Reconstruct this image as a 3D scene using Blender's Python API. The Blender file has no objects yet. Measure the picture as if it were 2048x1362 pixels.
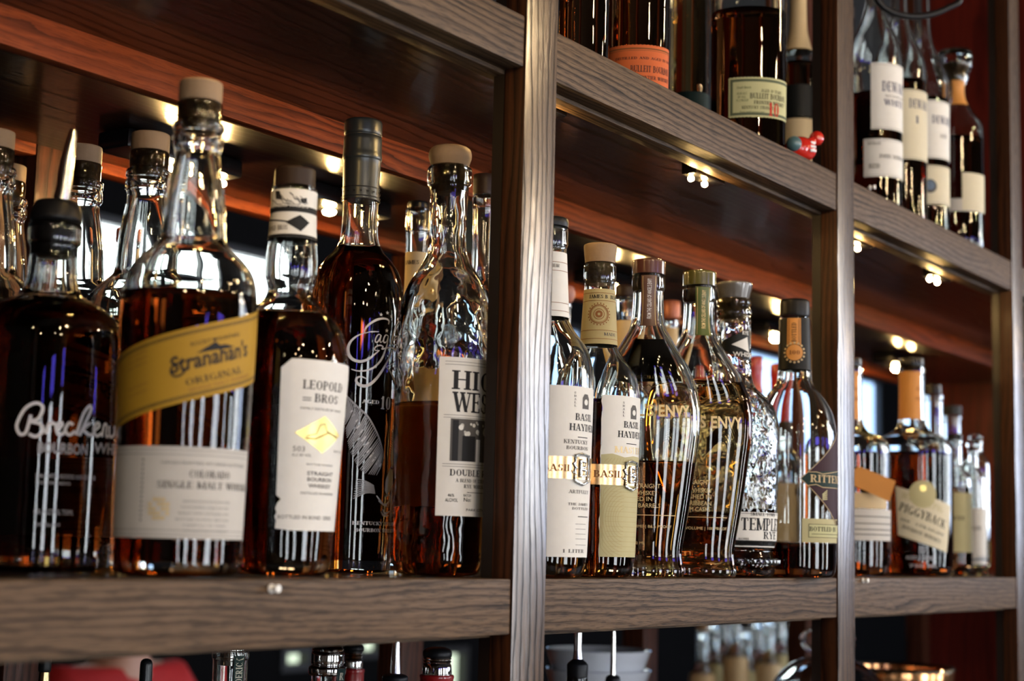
import bpy, bmesh, math, random
import numpy as np
from mathutils import Vector, Matrix
random.seed(7)
PI = math.pi
S = bpy.context.scene

# ------------------------------------------------------------------ camera
FPX = 3200.0
CAM = np.array([-0.9139, -0.6343, 0.0212])
RGT = np.array([0.5700131, -0.8212555, 0.02498939])
UPV = np.array([-0.11948688, -0.05276529, 0.99143266])
FWD = np.array([0.81290095, 0.56811551, 0.12820616])
cd = bpy.data.cameras.new('camera')
cd.sensor_width = 36.0
cd.lens = FPX / 2048 * 36
cd.clip_start = 0.02
cd.clip_end = 60
cd.dof.use_dof = True
cd.dof.focus_distance = 1.27
cd.dof.aperture_fstop = 6.3
cam = bpy.data.objects.new('camera', cd)
S.collection.objects.link(cam)
M4 = Matrix(((RGT[0], UPV[0], -FWD[0], CAM[0]), (RGT[1], UPV[1], -FWD[1], CAM[1]), (RGT[2], UPV[2], -FWD[2], CAM[2]), (0, 0, 0, 1)))
cam.matrix_world = M4
S.camera = cam

# ------------------------------------------------------------------ world, exposure
w = bpy.data.worlds.new('world')
S.world = w
w.use_nodes = True
w.node_tree.nodes['Background'].inputs[0].default_value = (0.05, 0.06, 0.08, 1)
w.node_tree.nodes['Background'].inputs[1].default_value = 0.35
S.view_settings.view_transform = 'Standard'
S.view_settings.look = 'None'
S.view_settings.exposure = 0.16
S.view_settings.gamma = 1.0
S.view_settings.use_curve_mapping = False
cy = S.cycles
cy.use_denoising = True
cy.max_bounces = 18
cy.diffuse_bounces = 3
cy.glossy_bounces = 6
cy.transmission_bounces = 18
cy.transparent_max_bounces = 32
cy.caustics_reflective = False
cy.caustics_refractive = False
cy.sample_clamp_indirect = 16.0
cy.use_adaptive_sampling = True
cy.adaptive_threshold = 0.02

WIN_NEAR = 13.0      # strength of the daylight windows on the customers' side
WIN_FAR = 6.5       # strength of the daylight windows behind the shelves
PUCK = 560.0        # strength of the warm puck lamps
BULB = 230.0         # strength of the pendant bulbs


# ------------------------------------------------------------------ materials
def new_mat(name):
    m = bpy.data.materials.new(name)
    m.use_nodes = True
    m.node_tree.nodes.clear()
    return m, m.node_tree.nodes, m.node_tree.links


def out(n, l, sh, vol=None):
    o = n.new('ShaderNodeOutputMaterial')
    if sh is not None:
        l.new(sh, o.inputs[0])
    if vol is not None:
        l.new(vol, o.inputs[1])


def pbr(name, col, rough=0.5, metal=0.0, coat=0.0, spec=0.5, noise=0.0, nscale=40, bump=0.0, bscale=60, trans=0.0, sub=0.0):
    m, n, l = new_mat(name)
    b = n.new('ShaderNodeBsdfPrincipled')
    b.inputs['Base Color'].default_value = (*col, 1)
    b.inputs['Roughness'].default_value = rough
    b.inputs['Metallic'].default_value = metal
    b.inputs['Coat Weight'].default_value = coat
    b.inputs['Coat Roughness'].default_value = 0.08
    b.inputs['Specular IOR Level'].default_value = spec
    b.inputs['Transmission Weight'].default_value = trans
    if noise or bump:
        tc = n.new('ShaderNodeTexCoord')
        nz = n.new('ShaderNodeTexNoise')
        nz.inputs['Scale'].default_value = nscale
        nz.inputs['Detail'].default_value = 4
        l.new(tc.outputs['Object'], nz.inputs['Vector'])
        if noise:
            mx = n.new('ShaderNodeMix')
            mx.data_type = 'RGBA'
            mx.inputs[6].default_value = (*[c * (1 - noise) for c in col], 1)
            mx.inputs[7].default_value = (*[min(1, c * (1 + noise)) for c in col], 1)
            l.new(nz.outputs['Fac'], mx.inputs[0])
            l.new(mx.outputs[2], b.inputs['Base Color'])
        if bump:
            n2 = n.new('ShaderNodeTexNoise')
            n2.inputs['Scale'].default_value = bscale
            l.new(tc.outputs['Object'], n2.inputs['Vector'])
            bp = n.new('ShaderNodeBump')
            bp.inputs['Strength'].default_value = bump
            bp.inputs['Distance'].default_value = 0.002
            l.new(n2.outputs['Fac'], bp.inputs['Height'])
            l.new(bp.outputs[0], b.inputs['Normal'])
    out(n, l, b.outputs[0])
    return m


def wood(name, axis, c_dark, c_mid, c_light, rough=0.45, coat=0.5, bump=0.5, contrast=1.0, coatr=0.2, pitch=0.0055, pores=0.35, spec=0.35, cior=1.5, vary=0.3):
    """oak: long dark growth lines about `pitch` metres apart and fine short pores, running along `axis`"""
    m, n, l = new_mat(name)
    tc = n.new('ShaderNodeTexCoord')
    oi = n.new('ShaderNodeObjectInfo')
    add = n.new('ShaderNodeVectorMath')
    l.new(tc.outputs['Object'], add.inputs[0])
    sc = n.new('ShaderNodeVectorMath')
    sc.operation = 'SCALE'
    l.new(oi.outputs['Random'], sc.inputs['Scale'])
    sc.inputs[0].default_value = (7, 5, 3)
    l.new(sc.outputs[0], add.inputs[1])

    def mapping(along, across):
        mp = n.new('ShaderNodeMapping')
        s = [across] * 3
        s[axis] = along
        mp.inputs['Scale'].default_value = s
        l.new(add.outputs[0], mp.inputs['Vector'])
        return mp.outputs[0]

    def math_(op, a, b):
        k = n.new('ShaderNodeMath')
        k.operation = op
        for i, v in enumerate((a, b)):
            if isinstance(v, (int, float)):
                k.inputs[i].default_value = v
            else:
                l.new(v, k.inputs[i])
        return k.outputs[0]

    def noise(vec, detail, rough_=0.5):
        k = n.new('ShaderNodeTexNoise')
        k.inputs['Scale'].default_value = 1
        k.inputs['Detail'].default_value = detail
        k.inputs['Roughness'].default_value = rough_
        l.new(vec, k.inputs['Vector'])
        return k.outputs['Fac']
    sep = n.new('ShaderNodeSeparateXYZ')
    l.new(add.outputs[0], sep.inputs[0])
    o2 = [i for i in range(3) if i != axis]
    across = math_('ADD', sep.outputs[o2[0]], sep.outputs[o2[1]])
    wave = math_('MULTIPLY', across, 1.0 / pitch)
    wave = math_('ADD', wave, math_('MULTIPLY', noise(mapping(2.4, 14), 2), 7.0))
    wave = math_('ADD', wave, math_('MULTIPLY', noise(mapping(26, 260), 3), 0.42))
    wave = math_('ADD', wave, math_('MULTIPLY', noise(mapping(7, 55), 2), 2.2 * vary))
    frac = math_('FRACT', wave, 0)
    ramp = n.new('ShaderNodeValToRGB')
    e = ramp.color_ramp.elements
    e[0].position = 0.0
    e[0].color = (*c_mid, 1)
    e[1].position = 1.0
    e[1].color = (*c_dark, 1)
    for p, c in ((0.35, c_light), (0.62, c_mid), (0.80, [0.5 * (u + v) for u, v in zip(c_mid, c_dark)])):
        k = e.new(p)
        k.color = (*c, 1)
    l.new(frac, ramp.inputs[0])
    # some lines fade out along the board
    fade = n.new('ShaderNodeMapRange')
    fade.inputs['From Min'].default_value = 0.35
    fade.inputs['From Max'].default_value = 0.62
    fade.inputs['To Min'].default_value = 1.0
    fade.inputs['To Max'].default_value = 1.0 - 0.6 * vary
    l.new(noise(mapping(5, 60), 3), fade.inputs['Value'])
    fm = n.new('ShaderNodeMix')
    fm.data_type = 'RGBA'
    fm.inputs[6].default_value = (*[0.35 * u + 0.65 * v for u, v in zip(c_mid, c_light)], 1)
    l.new(fade.outputs[0], fm.inputs[0])
    l.new(ramp.outputs[0], fm.inputs[7])
    r2 = n.new('ShaderNodeValToRGB')
    r2.color_ramp.elements[0].position = 0.36
    r2.color_ramp.elements[1].position = 0.52
    l.new(noise(mapping(60, 900), 4, 0.6), r2.inputs[0])
    mx = n.new('ShaderNodeMix')
    mx.data_type = 'RGBA'
    mx.blend_type = 'MULTIPLY'
    mx.inputs[0].default_value = pores * contrast
    l.new(fm.outputs[2], mx.inputs[6])
    l.new(r2.outputs[0], mx.inputs[7])
    # broad change of tone along the board
    tone = n.new('ShaderNodeMapRange')
    tone.inputs['To Min'].default_value = 0.72
    tone.inputs['To Max'].default_value = 1.22
    l.new(noise(mapping(4, 20), 2), tone.inputs['Value'])
    vm = n.new('ShaderNodeVectorMath')
    vm.operation = 'SCALE'
    l.new(mx.outputs[2], vm.inputs[0])
    l.new(tone.outputs[0], vm.inputs['Scale'])
    b = n.new('ShaderNodeBsdfPrincipled')
    l.new(vm.outputs[0], b.inputs['Base Color'])
    b.inputs['Roughness'].default_value = rough
    b.inputs['Specular IOR Level'].default_value = spec
    cw = n.new('ShaderNodeMapRange')      # the open grain lines hold no varnish
    cw.inputs['From Min'].default_value = 0.70
    cw.inputs['From Max'].default_value = 0.92
    cw.inputs['To Min'].default_value = coat
    cw.inputs['To Max'].default_value = coat * 0.08
    l.new(frac, cw.inputs['Value'])
    l.new(cw.outputs[0], b.inputs['Coat Weight'])
    b.inputs['Coat Roughness'].default_value = coatr
    b.inputs['Coat IOR'].default_value = cior
    h = math_('MULTIPLY', math_('GREATER_THAN', frac, 0.84), -1.0)
    h = math_('ADD', h, math_('MULTIPLY', r2.outputs[0], 0.25))
    bp = n.new('ShaderNodeBump')
    bp.inputs['Strength'].default_value = bump
    bp.inputs['Distance'].default_value = 0.0006
    l.new(h, bp.inputs['Height'])
    l.new(bp.outputs[0], b.inputs['Normal'])
    l.new(bp.outputs[0], b.inputs['Coat Normal'])
    out(n, l, b.outputs[0])
    return m


def glass(name, col=(0.98, 0.99, 0.98), rough=0.0, bump=0.0, bscale=60, ior=1.47, dist=0.003):
    m, n, l = new_mat(name)
    g = n.new('ShaderNodeBsdfGlass')
    g.inputs['Color'].default_value = (*col, 1)
    g.inputs['Roughness'].default_value = rough
    g.inputs['IOR'].default_value = ior
    if bump:
        tc = n.new('ShaderNodeTexCoord')
        nz = n.new('ShaderNodeTexNoise')
        nz.inputs['Scale'].default_value = bscale
        nz.inputs['Detail'].default_value = 1.5
        l.new(tc.outputs['Object'], nz.inputs['Vector'])
        bp = n.new('ShaderNodeBump')
        bp.inputs['Strength'].default_value = bump
        bp.inputs['Distance'].default_value = dist
        l.new(nz.outputs['Fac'], bp.inputs['Height'])
        l.new(bp.outputs[0], g.inputs['Normal'])
    out(n, l, g.outputs[0])
    return m


def liquid(name, trans8):
    """absorbing liquid; trans8 = light left after 8 cm"""
    m, n, l = new_mat(name)
    t = n.new('ShaderNodeBsdfTransparent')
    v = n.new('ShaderNodeVolumeAbsorption')
    sig = [-math.log(max(1e-4, c)) / 0.08 for c in trans8]
    d = max(sig) * 1.001
    v.inputs['Color'].default_value = (*[max(0, 1 - s / d) for s in sig], 1)
    v.inputs['Density'].default_value = d
    out(n, l, t.outputs[0], v.outputs[0])
    return m


def emit(name, col, strength):
    m, n, l = new_mat(name)
    e = n.new('ShaderNodeEmission')
    e.inputs[0].default_value = (*col, 1)
    e.inputs[1].default_value = strength
    out(n, l, e.outputs[0])
    return m


OAK_X = wood('oak_x', 0, (0.008, 0.005, 0.005), (0.088, 0.052, 0.028), (0.150, 0.094, 0.053), coat=0.10, coatr=0.35, pitch=.0052, spec=.15, rough=.55, vary=1.0, pores=.6)
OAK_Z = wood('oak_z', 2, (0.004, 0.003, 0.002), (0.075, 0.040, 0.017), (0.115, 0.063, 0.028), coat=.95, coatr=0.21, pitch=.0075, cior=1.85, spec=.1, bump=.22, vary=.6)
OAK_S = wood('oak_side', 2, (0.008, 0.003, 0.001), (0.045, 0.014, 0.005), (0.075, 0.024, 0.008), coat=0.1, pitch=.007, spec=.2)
MAHOG = wood('mahogany', 0, (0.04, 0.007, 0.002), (0.20, 0.036, 0.009), (0.32, 0.066, 0.016), rough=0.5, coat=0.0, contrast=0.8, pitch=.009, spec=.15, vary=1.0)
MAHOG_Z = wood('mahogany_z', 2, (0.02, 0.005, 0.002), (0.07, 0.018, 0.007), (0.11, 0.03, 0.012), rough=0.5, coat=0.1, contrast=0.8, pitch=.010, spec=.2)
BOARD = wood('board', 0, (0.003, 0.001, 0.0005), (0.009, 0.002, 0.001), (0.016, 0.004, 0.0015), rough=0.4, coat=0.75, bump=0.1, contrast=0.6, coatr=0.12, pitch=.012, spec=.3)
BLACKW = pbr('dark_stained_wood', (0.012, 0.007, 0.005), 0.4, noise=0.3)
ENDP = wood('end_panel', 2, (0.05, 0.005, 0.003), (0.10, 0.009, 0.005), (0.14, 0.014, 0.007), rough=0.4, coat=0.1, contrast=0.4, pitch=.02, bump=.1)
STEEL = pbr('brushed_steel', (0.72, 0.72, 0.72), 0.22, 1.0)
CHROME = pbr('chrome', (0.85, 0.84, 0.8), 0.08, 1.0)
BRASS = pbr('brass', (0.62, 0.40, 0.20), 0.22, 1.0)
GOLD = pbr('gold_foil', (0.85, 0.66, 0.22), 0.35, 0.6, noise=0.25, nscale=90)
PEWTER = pbr('pewter', (0.6, 0.6, 0.58), 0.25, 1.0, bump=0.6, bscale=300)
BLACKP = pbr('black_plastic', (0.008, 0.008, 0.009), 0.25, spec=.3)
RUBBER = pbr('black_rubber', (0.007, 0.007, 0.008), 0.4, spec=.22)
CAPGREY = pbr('grey_foil', (0.052, 0.058, 0.058), 0.33, 0.55)
WOODCAP = pbr('beech_stopper', (0.27, 0.18, 0.105), 0.6, spec=.2, noise=0.25, nscale=60, bump=0.15, bscale=200)
WOODDK = pbr('walnut_stopper', (0.026, 0.014, 0.010), 0.45, noise=0.4, nscale=50, spec=.2)
CORK = pbr('cork', (0.45, 0.27, 0.13), 0.8, noise=0.45, nscale=180, bump=0.5, bscale=220)
BROWNCAP = pbr('brown_lacquer', (0.09, 0.03, 0.02), 0.2, coat=0.8)
COPPER = pbr('copper_cap', (0.40, 0.13, 0.07), 0.4, 0.3)
REDWAX = pbr('red_wax', (0.36, 0.012, 0.012), 0.28, coat=0.5)
REDGLAZE = pbr('red_glaze', (0.6, 0.02, 0.01), 0.2, coat=0.8)
ORANGEP = pbr('orange_paper', (0.62, 0.27, 0.06), 0.6, noise=0.12)
GREENST = pbr('green_strip', (0.07, 0.10, 0.015), 0.4)
BROWNST = pbr('brown_strip', (0.10, 0.045, 0.03), 0.4)
GLS = glass('clear_glass')
GLW = glass('wavy_glass', bump=0.55, bscale=42, dist=0.004)
GLM = glass('moulded_glass', bump=0.16, bscale=26, dist=0.004)
GLE = glass('embossed_glass', bump=0.5, bscale=80, dist=0.004)
GLD = glass('dark_glass', (0.10, 0.075, 0.045))
LQ_DK = liquid('dark_bourbon', (0.06, 0.007, 0.0006))
LQ_RD = liquid('red_bourbon', (0.12, 0.013, 0.0009))
LQ_AM = liquid('amber_whiskey', (0.62, 0.22, 0.025))
LQ_GD = liquid('golden_whiskey', (0.75, 0.42, 0.06))


def paper(name, col, rough=0.6, noise=0.05):
    return pbr(name, col, rough, noise=noise, nscale=120, spec=0.2)


P_WHITE = paper('white_paper', (0.72, 0.71, 0.67))
P_CREAM = paper('cream_paper', (0.62, 0.57, 0.42))
P_KHAKI = paper('khaki_paper', (0.46, 0.42, 0.23))
P_GREY = paper('grey_paper', (0.52, 0.50, 0.46))
P_TAN = paper('tan_paper', (0.55, 0.42, 0.24))
def thin_paper(name, col):
    m, n, l = new_mat(name)
    d = n.new('ShaderNodeBsdfDiffuse')
    t = n.new('ShaderNodeBsdfTranslucent')
    for k in (d, t):
        k.inputs['Color'].default_value = (*col, 1)
    mx = n.new('ShaderNodeMixShader')
    mx.inputs[0].default_value = 0.6
    l.new(d.outputs[0], mx.inputs[1])
    l.new(t.outputs[0], mx.inputs[2])
    out(n, l, mx.outputs[0])
    return m


P_BACK = thin_paper('thin_back_label_paper', (0.85, 0.62, 0.36))
P_TANT = paper('olive_tan_paper', (0.40, 0.33, 0.16))
P_OCHRE = paper('ochre_paper', (0.40, 0.23, 0.022))
P_ORANGE = paper('orange_label', (0.60, 0.13, 0.035))
P_GREEN = paper('pale_green_paper', (0.50, 0.49, 0.26))
P_BLACK = paper('black_paper', (0.006, 0.007, 0.007), 0.5)
P_BLUE = paper('blue_paper', (0.12, 0.17, 0.25))
P_DKGREEN = paper('dark_green_paper', (0.012, 0.03, 0.025))
P_MAROON = paper('maroon_paper', (0.035, 0.012, 0.018))
I_BLACK = paper('black_ink', (0.015, 0.015, 0.017))
I_GREY = paper('grey_ink', (0.10, 0.095, 0.09))
I_WHITE = pbr('white_print', (0.75, 0.75, 0.78), 0.5)
I_PALE = pbr('pale_print', (0.36, 0.36, 0.39), 0.5)
I_GOLDP = pbr('gold_print', (0.62, 0.47, 0.22), 0.35, 0.2)
I_BROWN = paper('brown_ink', (0.22, 0.09, 0.03))
I_RED = paper('red_ink', (0.48, 0.03, 0.02))
I_GREEN = paper('green_ink', (0.10, 0.12, 0.07))


# ------------------------------------------------------------------ object helpers
def link(o):
    S.collection.objects.link(o)
    return o


def tag(o, label=None, cat=None, group=None, kind=None):
    if label:
        o['label'] = label
    if cat:
        o['category'] = cat
    if group:
        o['group'] = group
    if kind:
        o['kind'] = kind
    return o


def empty(name, loc=(0, 0, 0), rz=0.0):
    o = bpy.data.objects.new(name, None)
    o.empty_display_size = 0.02
    o.location = loc
    o.rotation_euler = (0, 0, rz)
    return link(o)


def obj(name, bm, mats, parent=None, smooth=True, angle=0.7):
    me = bpy.data.meshes.new(name)
    bm.normal_update()
    bm.to_mesh(me)
    bm.free()
    for m in (mats if isinstance(mats, (list, tuple)) else [mats]):
        me.materials.append(m)
    if smooth:
        me.polygons.foreach_set('use_smooth', [True] * len(me.polygons))
        if angle is not None:
            me.set_sharp_from_angle(angle=angle)
    o = bpy.data.objects.new(name, me)
    o.parent = parent
    return link(o)


def copy_tree(o, parent=None):
    c = o.copy()
    S.collection.objects.link(c)
    c.parent = parent
    for ch in list(o.children):
        copy_tree(ch, c)
    return c


def box(bm, x0, x1, y0, y1, z0, z1, bev=0.0, mi=0):
    r = bmesh.ops.create_cube(bm, size=1)
    vs = r['verts']
    for v in vs:
        v.co = Vector(((x0 + x1) / 2 + v.co.x * (x1 - x0), (y0 + y1) / 2 + v.co.y * (y1 - y0), (z0 + z1) / 2 + v.co.z * (z1 - z0)))
    fs = list({f for v in vs for f in v.link_faces})
    if bev > 0:
        es = list({e for f in fs for e in f.edges})
        rr = bmesh.ops.bevel(bm, geom=es, offset=bev, segments=2, affect='EDGES', profile=0.7)
        fs = rr['faces']
    for f in fs:
        f.material_index = mi
    return fs


def smooth_profile(pts, sub=4):
    """Catmull-Rom through (r, z) points; repeated points give corners"""
    P = [np.array(p, float) for p in pts]
    outp = []
    n = len(P)
    for i in range(n - 1):
        p1, p2 = P[i], P[i + 1]
        if np.hypot(*(p2 - p1)) < 1e-7:
            continue
        p0 = P[i - 1] if i > 0 else p1
        p3 = P[i + 2] if i + 2 < n else p2
        t1 = (p2 - p0) * 0.5
        t2 = (p3 - p1) * 0.5
        L = np.hypot(*(p2 - p1))
        for t in (t1, t2):
            k = np.hypot(*t)
            if k > L:
                t *= L / k
        for s in range(sub):
            u = s / sub
            h1, h2, h3, h4 = 2 * u**3 - 3 * u**2 + 1, -2 * u**3 + 3 * u**2, u**3 - 2 * u**2 + u, u**3 - u**2
            outp.append(tuple(h1 * p1 + h2 * p2 + h3 * t1 + h4 * t2))
    outp.append(tuple(P[-1]))
    return outp


def lathe(bm, prof, seg=48, mi=0, ky=1.0, cx=0.0, cy_=0.0):
    """prof = [(r, z)] ; r=0 ends become poles"""
    rings = []
    for r, z in prof:
        if r < 1e-5:
            rings.append([bm.verts.new((cx, cy_, z))])
        else:
            rings.append([bm.verts.new((cx + r * math.cos(2 * PI * i / seg), cy_ + r * ky * math.sin(2 * PI * i / seg), z)) for i in range(seg)])
    for a, b in zip(rings, rings[1:]):
        if len(a) == 1 and len(b) == 1:
            continue
        for i in range(seg):
            j = (i + 1) % seg
            if len(a) == 1:
                f = bm.faces.new((a[0], b[j], b[i]))
            elif len(b) == 1:
                f = bm.faces.new((a[i], a[j], b[0]))
            else:
                f = bm.faces.new((a[i], a[j], b[j], b[i]))
            f.material_index = mi
    return rings


def tube(bm, pts, rad, seg=10, mi=0):
    pts = [Vector(p) for p in pts]
    rads = rad if isinstance(rad, (list, tuple)) else [rad] * len(pts)
    prev = None
    first = last = None
    up = Vector((0, 0, 1))
    for i, p in enumerate(pts):
        d = (pts[min(i + 1, len(pts) - 1)] - pts[max(i - 1, 0)]).normalized()
        a = d.cross(up)
        if a.length < 1e-3:
            a = d.cross(Vector((1, 0, 0)))
        a.normalize()
        b = d.cross(a)
        ring = [bm.verts.new(p + (a * math.cos(2 * PI * k / seg) + b * math.sin(2 * PI * k / seg)) * rads[i]) for k in range(seg)]
        if prev:
            for k in range(seg):
                f = bm.faces.new((prev[k], prev[(k + 1) % seg], ring[(k + 1) % seg], ring[k]))
                f.material_index = mi
        else:
            first = ring
        prev = ring
    bm.faces.new(first).material_index = mi
    bm.faces.new(list(reversed(prev))).material_index = mi
    bmesh.ops.recalc_face_normals(bm, faces=bm.faces)


# ------------------------------------------------------------------ pixel <-> place helpers
def ray(x, y):
    return FWD + (x - 1024) / FPX * RGT - (y - 681) / FPX * UPV


def at(x, y, depth):
    return CAM + depth * ray(x, y)


def proj(P):
    d = np.asarray(P, float) - CAM
    z = d @ FWD
    return 1024 + FPX * (d @ RGT) / z, 681 - FPX * (d @ UPV) / z


def on_y(x, y, Y):
    d = ray(x, y)
    return CAM + (Y - CAM[1]) / d[1] * d


def on_z(x, y, Z):
    d = ray(x, y)
    return CAM + (Z - CAM[2]) / d[2] * d


def z_at(X, Y, y):
    lo, hi = -2.0, 2.5
    for _ in range(40):
        m = (lo + hi) / 2
        if proj((X, Y, m))[1] > y:
            lo = m
        else:
            hi = m
    return (lo + hi) / 2


# ------------------------------------------------------------------ lettering
GL = {}


def _stem(x, y0=0, y1=1, a=True, b=True):
    r = [('v', x, y0, y1)]
    if a:
        r.append(('s', x, y0 if y0 <= 0.01 else y0, 1))
    if b:
        r.append(('s', x, y1, -1))
    return r


GL['A'] = (0.78, [('d', 0.08, 0, 0.37, 1, .07), ('d', 0.66, 0, 0.37, 1, .2), ('h', .2, .55, .32), ('s', .08, 0, 1), ('s', .68, 0, 1)])
GL['B'] = (0.70, _stem(.16) + [('h', .1, .42, .97), ('h', .1, .42, .52), ('h', .1, .45, .03), ('a', .40, .745, .2, .245, -90, 90), ('a', .42, .275, .24, .27, -90, 90)])
GL['C'] = (0.72, [('a', .40, .5, .34, .5, 40, 320), ('t', .66, .80, -.14)])
GL['D'] = (0.78, _stem(.16) + [('h', .1, .38, .97), ('h', .1, .38, .03), ('a', .36, .5, .36, .5, -90, 90)])
GL['E'] = (0.66, _stem(.16) + [('h', .1, .58, .97), ('h', .1, .46, .52), ('h', .1, .58, .03), ('t', .57, 1, -.2), ('t', .57, 0, .22), ('t', .46, .62, -.2)])
GL['F'] = (0.62, _stem(.16) + [('h', .1, .56, .97), ('h', .1, .44, .52), ('t', .55, 1, -.2), ('t', .44, .62, -.2)])
GL['G'] = (0.80, [('a', .40, .5, .34, .5, 40, 320), ('v', .64, 0.02, .42), ('s', .64, .42, -1)])
GL['H'] = (0.84, _stem(.17) + _stem(.67) + [('h', .15, .7, .52)])
GL['I'] = (0.36, _stem(.18))
GL['J'] = (0.5, [('v', .32, .15, 1), ('s', .32, 1, -1), ('a', .2, .18, .18, .18, 180, 360)])
GL['K'] = (0.80, _stem(.16) + [('d', .24, .45, .62, 1, .07), ('d', .66, 0, .36, .6, .2), ('s', .64, 1, -1), ('s', .67, 0, 1)])
GL['L'] = (0.62, _stem(.16) + [('h', .1, .56, .03), ('t', .55, 0, .25)])
GL['M'] = (0.98, _stem(.12) + _stem(.84) + [('d', .46, 0.05, .14, 1, .18), ('d', .48, 0.05, .80, 1, .07)])
GL['N'] = (0.82, [('v2', .13, 0, 1), ('s', .13, 0, 1), ('s', .13, 1, -1), ('v2', .68, 0, 1), ('s', .68, 1, -1), ('d', .64, 0, .16, 1, .2)])
GL['O'] = (0.78, [('a', .39, .5, .35, .5, 0, 360)])
GL['P'] = (0.66, _stem(.16) + [('h', .1, .38, .97), ('h', .1, .38, .45), ('a', .36, .71, .25, .27, -90, 90)])
GL['Q'] = (0.78, [('a', .39, .5, .35, .5, 0, 360), ('d', .68, -.15, .42, .25, .12)])
GL['R'] = (0.76, _stem(.16) + [('h', .1, .38, .97), ('h', .1, .38, .50), ('a', .36, .735, .25, .25, -90, 90), ('d', .62, 0, .36, .5, .18), ('s', .65, 0, 1)])
GL['S'] = (0.62, [('a', .31, .735, .24, .265, 30, 270), ('a', .31, .265, .24, .265, -150, 90), ('t', .54, .9, -.2), ('t', .08, .1, .2)])
GL['T'] = (0.70, _stem(.35, b=False) + [('h', .06, .64, .97), ('t', .08, 1, -.25), ('t', .62, 1, -.25)])
GL['U'] = (0.80, [('v', .16, .25, 1), ('s', .16, 1, -1), ('v2', .66, .25, 1), ('s', .66, 1, -1), ('a', .41, .27, .26, .27, 180, 360)])
GL['V'] = (0.76, [('d', .36, 0, .1, 1, .2), ('d', .38, 0, .66, 1, .07), ('s', .12, 1, -1), ('s', .64, 1, -1)])
GL['W'] = (1.08, [('d', .34, 0, .1, 1, .2), ('d', .34, 0, .56, 1, .08), ('d', .78, 0, .52, 1, .2), ('d', .78, 0, 1.0, 1, .08), ('s', .12, 1, -1), ('s', .55, 1, -1), ('s', .97, 1, -1)])
GL['X'] = (0.78, [('d', .62, 0, .12, 1, .2), ('d', .12, 0, .62, 1, .07), ('s', .12, 0, 1), ('s', .62, 0, 1)])
GL['Y'] = (0.76, [('v', .38, 0, .5), ('s', .38, 0, 1), ('d', .36, .42, .1, 1, .2), ('d', .40, .42, .66, 1, .07), ('s', .12, 1, -1), ('s', .64, 1, -1)])
GL['Z'] = (0.68, [('h', .08, .6, .97), ('h', .08, .6, .03), ('d', .12, 0, .56, 1, .18), ('t', .58, 0, .2), ('t', .09, 1, -.2)])
GL['0'] = (0.62, [('a', .31, .5, .26, .5, 0, 360)])
GL['1'] = (0.42, _stem(.22, b=False) + [('d', .2, .9, .06, .8, .08)])
GL['5'] = (0.6, [('a', .28, .3, .25, .3, -150, 110), ('h', .14, .5, .97), ('v2', .16, .5, 1)])
GL["'"] = (0.24, [('t', .12, 1, -.3)])
GL['.'] = (0.24, [('t', .12, 0, .12)])
GL['-'] = (0.5, [('h', .08, .42, .45)])
GL[' '] = (0.42, [])


def serif_polys(text, stem=0.19, thin=0.07, track=0.04, slab=0.075):
    polys = []
    x = 0.0
    for ch in text:
        wdt, prims = GL.get(ch, GL[' '])
        for p in prims:
            k = p[0]
            if k in ('v', 'v2'):
                h = (stem if k == 'v' else thin) / 2
                polys.append([(x + p[1] - h, p[2]), (x + p[1] + h, p[2]), (x + p[1] + h, p[3]), (x + p[1] - h, p[3])])
            elif k == 's':
                h = stem / 2 + 0.075
                y0, y1 = (p[2], p[2] + slab) if p[3] > 0 else (p[2] - slab, p[2])
                polys.append([(x + p[1] - h, y0), (x + p[1] + h, y0), (x + p[1] + h, y1), (x + p[1] - h, y1)])
            elif k == 'h':
                polys.append([(x + p[1], p[3] - thin / 2), (x + p[2], p[3] - thin / 2), (x + p[2], p[3] + thin / 2), (x + p[1], p[3] + thin / 2)])
            elif k == 'd':
                h = p[5] / 2 * (stem / 0.19)
                polys.append([(x + p[1] - h, p[2]), (x + p[1] + h, p[2]), (x + p[3] + h, p[4]), (x + p[3] - h, p[4])])
            elif k == 't':
                y0, y1 = sorted((p[2], p[2] + p[3]))
                polys.append([(x + p[1] - .04, y0), (x + p[1] + .04, y0), (x + p[1] + .04, y1), (x + p[1] - .04, y1)])
            elif k == 'a':
                _, cx, cy_, rx, ry, a0, a1 = p
                n = max(5, int(abs(a1 - a0) / 18))
                for i in range(n):
                    q = []
                    for a in (a0 + (a1 - a0) * i / n, a0 + (a1 - a0) * (i + 1) / n):
                        c, s = math.cos(math.radians(a)), math.sin(math.radians(a))
                        t = thin + (stem - thin) * abs(c) ** 1.5
                        q.append(((x + cx + rx * c, cy_ + ry * s), (x + cx + (rx - t) * c, cy_ + (ry - thin - (t - thin) * .15) * s)))
                    polys.append([q[0][0], q[1][0], q[1][1], q[0][1]])
        x += wdt + track
    return polys, x - track


_tc = {}


def sans_polys(text, bold=0.0, shear=0.0):
    key = (text, bold, shear)
    if key not in _tc:
        cu = bpy.data.curves.new('lettering', 'FONT')
        cu.body = text
        cu.size = 1.37
        cu.offset = bold
        cu.shear = shear
        cu.resolution_u = 2
        o = bpy.data.objects.new('lettering', cu)
        S.collection.objects.link(o)
        dg = bpy.context.evaluated_depsgraph_get()
        me = bpy.data.meshes.new_from_object(o.evaluated_get(dg))
        vs = [tuple(v.co[:2]) for v in me.vertices]
        polys = [[vs[i] for i in p.vertices] for p in me.polygons]
        bpy.data.objects.remove(o)
        bpy.data.curves.remove(cu)
        bpy.data.meshes.remove(me)
        wd = max((v[0] for v in vs), default=1)
        _tc[key] = (polys, wd)
    return _tc[key]


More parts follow.
